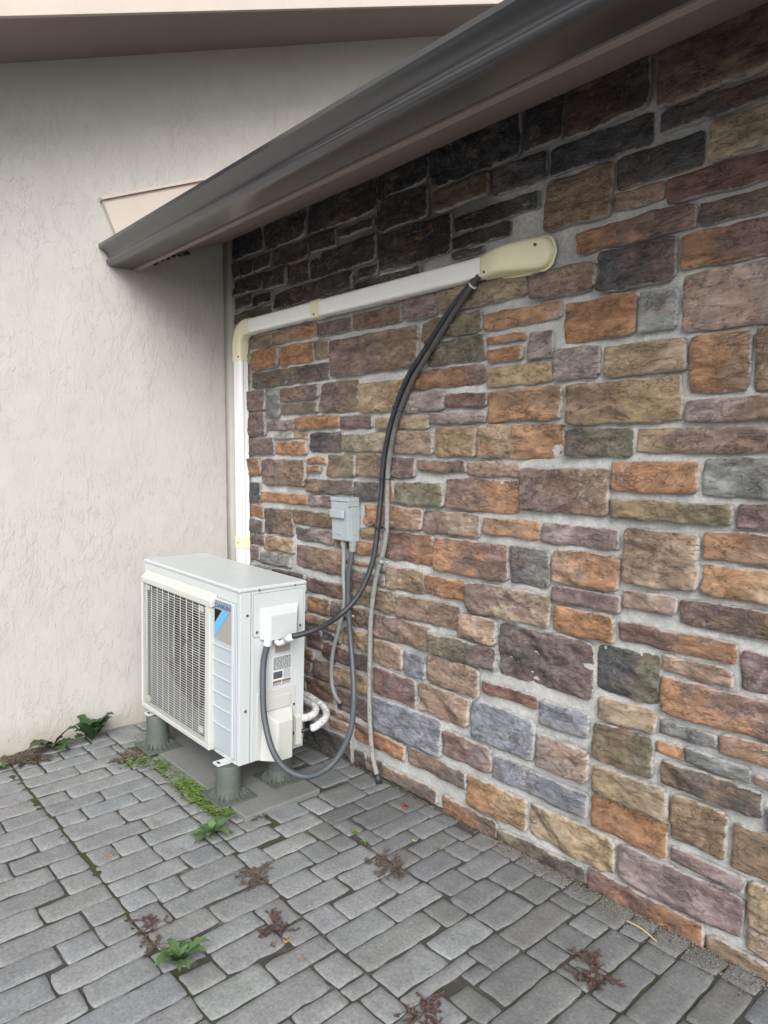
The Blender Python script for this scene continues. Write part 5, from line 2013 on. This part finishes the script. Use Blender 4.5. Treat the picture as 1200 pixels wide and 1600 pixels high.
def rosette(x, y, n, L, Wd, lab, mat, seed, lift=(.3, .9), arc=(0, 6.283), z=0, grp='broad leaved weeds in the paving joints'):
    b = LeafB(seed)
    for k in range(n):
        az = arc[0] + (arc[1] - arc[0]) * (k + b.r.uniform(-.3, .3)) / n
        l_ = L * b.r.uniform(.65, 1.1)
        b.blade((0, 0, .004 + .006 * b.r.random()), az, l_, Wd * l_ / L * b.r.uniform(.8, 1.1), b.r.uniform(*lift), b.r.choice([3, 4, 5]), b.r.uniform(.75, 1.25))
    for k in range(n // 2):
        b.blade((0, 0, .012), b.r.uniform(*arc), L * .4, Wd * .5, 1.2, 3, 1.25)
    o = zap(b.build('weed', mat), x, y, z); tag(o, lab, 'weed', grp); return o
rosette(1.845, -1.245, 12, .082, .019, 'bright green leafy weed in the joint nearest the bottom of the photo', M_['leaf'], 1)
rosette(1.290, -.850, 9, .098, .024, 'green weed with broad spread leaves just in front of the ground cover', M_['leaf'], 2, lift=(.2, .7))
rosette(.085, -.880, 13, .110, .036, 'dark green bushy weed against the foot of the stucco wall, near the unit', M_['dleaf'], 3, lift=(.6, 1.5))
rosette(.070, -1.060, 10, .130, .034, 'dark green long leaved weed against the stucco wall, left of the bushy one', M_['dleaf'], 4, lift=(.4, 1.1), arc=(-2.2, 1.6))
rosette(.155, -1.310, 7, .055, .016, 'small green weed at the left edge of the paving', M_['leaf'], 5)
rosette(1.645, -.437, 8, .018, .007, 'tiny light green seedling in a joint below the long insulated line', M_['clover'], 6)
rosette(1.722, -.455, 9, .018, .006, 'tiny green seedling tuft right beside another near the reddish patch', M_['clover'], 7)
rosette(1.93, -.275, 6, .012, .005, 'tiniest green sprout between pavers near the foot of the stone wall', M_['clover'], 71)

def spray(x, y, R_, stems, lab, mat, seed, squash=1.0, az0=0, spread=6.283, dens=1.0, zup=.010, leaf=.0042, z=0, name='weed', cat='weed', grp='creeping reddish weeds between the pavers'):
    b = LeafB(seed); rr_ = b.r
    def twig(p, az, L, depth):
        n = max(3, int(L / .006)); pts = [Vector(p)]
        for i in range(n):
            az += rr_.gauss(0, .16); q_ = pts[-1] + Vector((math.cos(az), math.sin(az) * squash, rr_.gauss(0, .12) * .5)) * (L / n)
            q_.z = max(.003, min(zup * (1.8 if depth == 0 else 1.3), q_.z)); pts.append(q_)
            for sgn in (-1, 1):
                if rr_.random() < .9 * dens:
                    a2 = az + sgn * rr_.uniform(.7, 1.4); l_ = leaf * rr_.uniform(.7, 1.5)
                    d_ = Vector((math.cos(a2), math.sin(a2), rr_.uniform(-.2, .7))) * l_; s2 = Vector((-math.sin(a2), math.cos(a2), 0)) * l_ * .42
                    b.poly([q_, q_ + d_ * .5 + s2, q_ + d_, q_ + d_ * .5 - s2], [(0, 1, 2, 3)], rr_.uniform(.6, 1.5))
            if depth < 2 and rr_.random() < .42 * dens: twig(q_, az + rr_.choice([-1, 1]) * rr_.uniform(.5, 1.0), L * rr_.uniform(.3, .55), depth + 1)
        n0 = len(b.mb.v); b.mb.tube(pts, .0008, 4, cap=False); b.c += [(.8, .7, .6)] * (len(b.mb.v) - n0)
    for k in range(stems): twig((0, 0, .006), az0 + spread * (k + rr_.uniform(-.3, .3)) / stems - spread / 2, R_ * rr_.uniform(.5, 1.05), 0)
    o = zap(b.build(name, mat), x, y, z); tag(o, lab, cat, grp); return o
spray(1.885, -.955, .062, 8, 'dull purple creeping weed lying flat in the middle of the pavers', M_['spurge'], 11, az0=.9, spread=5.5, dens=1.3)
spray(2.655, -.385, .078, 7, 'deep red creeping weed nearest the right end of the stone wall', M_['spurge'], 12, az0=-1.6, spread=4.4, dens=1.2)
spray(2.440, -.850, .066, 8, 'reddish creeping weed at the bottom edge of the photo', M_['spurge'], 13, dens=1.3)
spray(1.640, -.868, .068, 9, 'brown withered creeping weed between the leafy weed and the purple weed', M_['dry'], 14, dens=1.3)
spray(1.885, -.485, .075, 8, 'brown dry creeping weed in the joint midway to the wall', M_['dry'], 15, dens=1.1, az0=0)
spray(1.635, -1.235, .050, 7, 'small dark red creeping weed just above the bright leafy one', M_['spurge'], 16)
spray(1.735, -1.265, .050, 7, 'grey brown dry weed tucked behind the bright leafy one', M_['dry'], 17)
spray(1.275, -.640, .050, 8, 'small purple creeping weed at the tip of the ground cover beside the pad', M_['spurge'], 18)
spray(.070, -1.190, .115, 13, 'large dry brown weed clump at the foot of the stucco wall by the left edge', M_['dry'], 19, zup=.045, dens=1.3, leaf=.006)
spray(.060, -1.330, .09, 10, 'dry brown weed at the very left edge against the stucco', M_['dry'], 20, zup=.06, dens=1.2, leaf=.006)
spray(.420, -.795, .085, 10, 'dry brown weed heaped in front of the far front pier', M_['dry'], 21, zup=.018, dens=1.2, leaf=.006)
spray(.330, -.700, .075, 9, 'dry brown weed between the far front pier and the stucco wall', M_['dry'], 22, zup=.02, dens=1.2, leaf=.006)

# clover-like ground cover along the joint in front of the pad
b = LeafB(33); LN = [(.470, -.845), (.572, -.745), (.700, -.755), (.80, -.745), (.90, -.745), (1.02, -.760), (1.149, -.752), (1.230, -.700)]
pp = spline([(x, y, 0) for x, y in LN], .01)
for k in range(2000):
    i = b.r.randrange(len(pp)); p = pp[i]; t = i / len(pp)
    if .12 < t < .2 and b.r.random() < .75: continue
    if noise.noise(Vector((p.x * 26, p.y * 26, 8))) < -.12 and b.r.random() < .8: continue
    sp = .018 + .022 * max(0, noise.noise(Vector((p.x * 9, 3, 0))) + .5)
    if t > .8: sp *= .8
    q_ = Vector((p.x + b.r.gauss(0, sp * .8), p.y + b.r.gauss(0, sp * .75), b.r.uniform(.003, .030) * (1 - .3 * t)))
    if q_.y > -.705 and q_.x < 1.29: q_.z += .0 ; q_.y = -.705 - b.r.random() * .03
    a = b.r.random() * 6.28; l_ = b.r.uniform(.004, .0095); tilt = b.r.uniform(-.5, .5); tn = b.r.uniform(.55, 1.5) * (.7 + q_.z * 14)
    for m3 in range(3):
        a2 = a + m3 * 2.09; d_ = Vector((math.cos(a2), math.sin(a2), tilt * .6)) * l_; s2 = Vector((-math.sin(a2), math.cos(a2), 0)) * l_ * .55
        b.poly([q_, q_ + d_ * .6 + s2, q_ + d_, q_ + d_ * .6 - s2], [(0, 1, 2, 3)], tn)
o = b.build('ground_cover', M_['clover']); struct(o, 'stuff')
o['label'] = 'light green low ground cover spreading along the joint in front of the pad'; o['category'] = 'ground cover'

# grit and debris swept against the foot of the stone wall
b = LeafB(44)
for k in range(6800):
    r_ = b.r.random()
    if r_ < .62:
        x = b.r.uniform(2.0, 3.3); y = -.055 - abs(b.r.gauss(0, .045)) * (.4 + .6 * min(1, (x - 1.9) / .6))
        if noise.noise(Vector((x * 5, 0, 2))) < -.25: continue
    elif r_ < .80: x = b.r.uniform(.1, 2.0); y = -.05 - abs(b.r.gauss(0, .022))
    elif r_ < .90: x = .01 + abs(b.r.gauss(0, .03)); y = b.r.uniform(-1.5, -.1)
    else: x = b.r.gauss(.42, .14); y = b.r.gauss(-.76, .03)
    if x < .006 or (y > -.70 and x < 1.28 and y < -.34): continue
    s_ = b.r.uniform(.0010, .0034); c = Vector((x, y, s_ * .4))
    vs = [c + Vector((b.r.uniform(.6, 1.2) * s_ * dx, b.r.uniform(.6, 1.2) * s_ * dy, b.r.uniform(.5, 1) * s_ * dz)) for dx, dy, dz in ((1, 0, 0), (-1, 0, 0), (0, 1, 0), (0, -1, 0), (0, 0, 1))]
    tn = b.r.choice([.25, .5, .8, 1.0, 1.2])
    b.poly(vs, [(0, 2, 4), (2, 1, 4), (1, 3, 4), (3, 0, 4)], tn)
o = b.build('grit', M_['grit']); struct(o, 'stuff'); o['label'] = 'loose grit and dry crumbs along the foot of the walls'; o['category'] = 'grit'

def scrap(name, x, y, L, Wd, az, lab, cat, mat, seed, curl=.4):
    b = LeafB(seed); n = 7; vs = []; fs = []
    for i in range(n + 1):
        t = i / n; wv = Wd * math.sin(math.pi * (.05 + .9 * t)) ** .7 * b.r.uniform(.8, 1.2); z = .003 + curl * L * (t - .5) ** 2 * 2 + b.r.uniform(0, .001)
        vs += [(L * (t - .5), -wv, z + b.r.uniform(0, .003)), (L * (t - .5), 0, z), (L * (t - .5), wv, z + b.r.uniform(0, .003))]
    for i in range(n): a = i * 3; fs += [(a, a + 3, a + 4, a + 1), (a + 1, a + 4, a + 5, a + 2)]
    b.poly(vs, fs, 1); o = zap(b.build(name, mat), x, y); o.rotation_euler = (0, 0, az)
    sm = o.modifiers.new('s', 'SOLIDIFY'); sm.thickness = .0006; tag(o, lab, cat); return o
scrap('leaf_scrap', 1.622, -.150, .030, .011, .6, 'crumpled bright red scrap on the ground at the foot of the stone wall', 'leaf scrap', M_['redscrap'], 51, 1.4)
scrap('dead_leaf', 1.972, -.966, .026, .009, .9, 'small orange dead leaf beside the purple creeping weed', 'dead leaf', M_['litter'], 52, .8)
scrap('dead_leaf', 1.965, -1.01, .016, .008, 2.0, 'small dark curled leaf just below the orange one', 'dead leaf', M_['dry'], 53, 1.2)
scrap('dead_leaf', 2.070, -.975, .018, .004, .2, 'thin pale tan leaf lying in a joint below the orange one', 'dead leaf', M_['litter'], 54)
scrap('dead_leaf', 1.83, -.300, .018, .005, .4, 'tiny yellow leaf flake on the dark pavers near the wall', 'dead leaf', M_['straw'], 55)
scrap('dead_leaf', 1.175, -1.190, .020, .006, 1.2, 'small pale leaf on the mossy joint at left', 'dead leaf', M_['litter'], 56)
o = MB().tube(spline([(2.595, -.125, .008), (2.645, -.132, .014), (2.700, -.140, .006)], .01), .0017, 6).build('straw', M_['straw']); o.data.materials.clear()
o.data.materials.append(simple('straw_stalk', (.58, .45, .18), .7)); tag(o, 'single yellow straw stalk lying at the foot of the stone wall', 'straw')
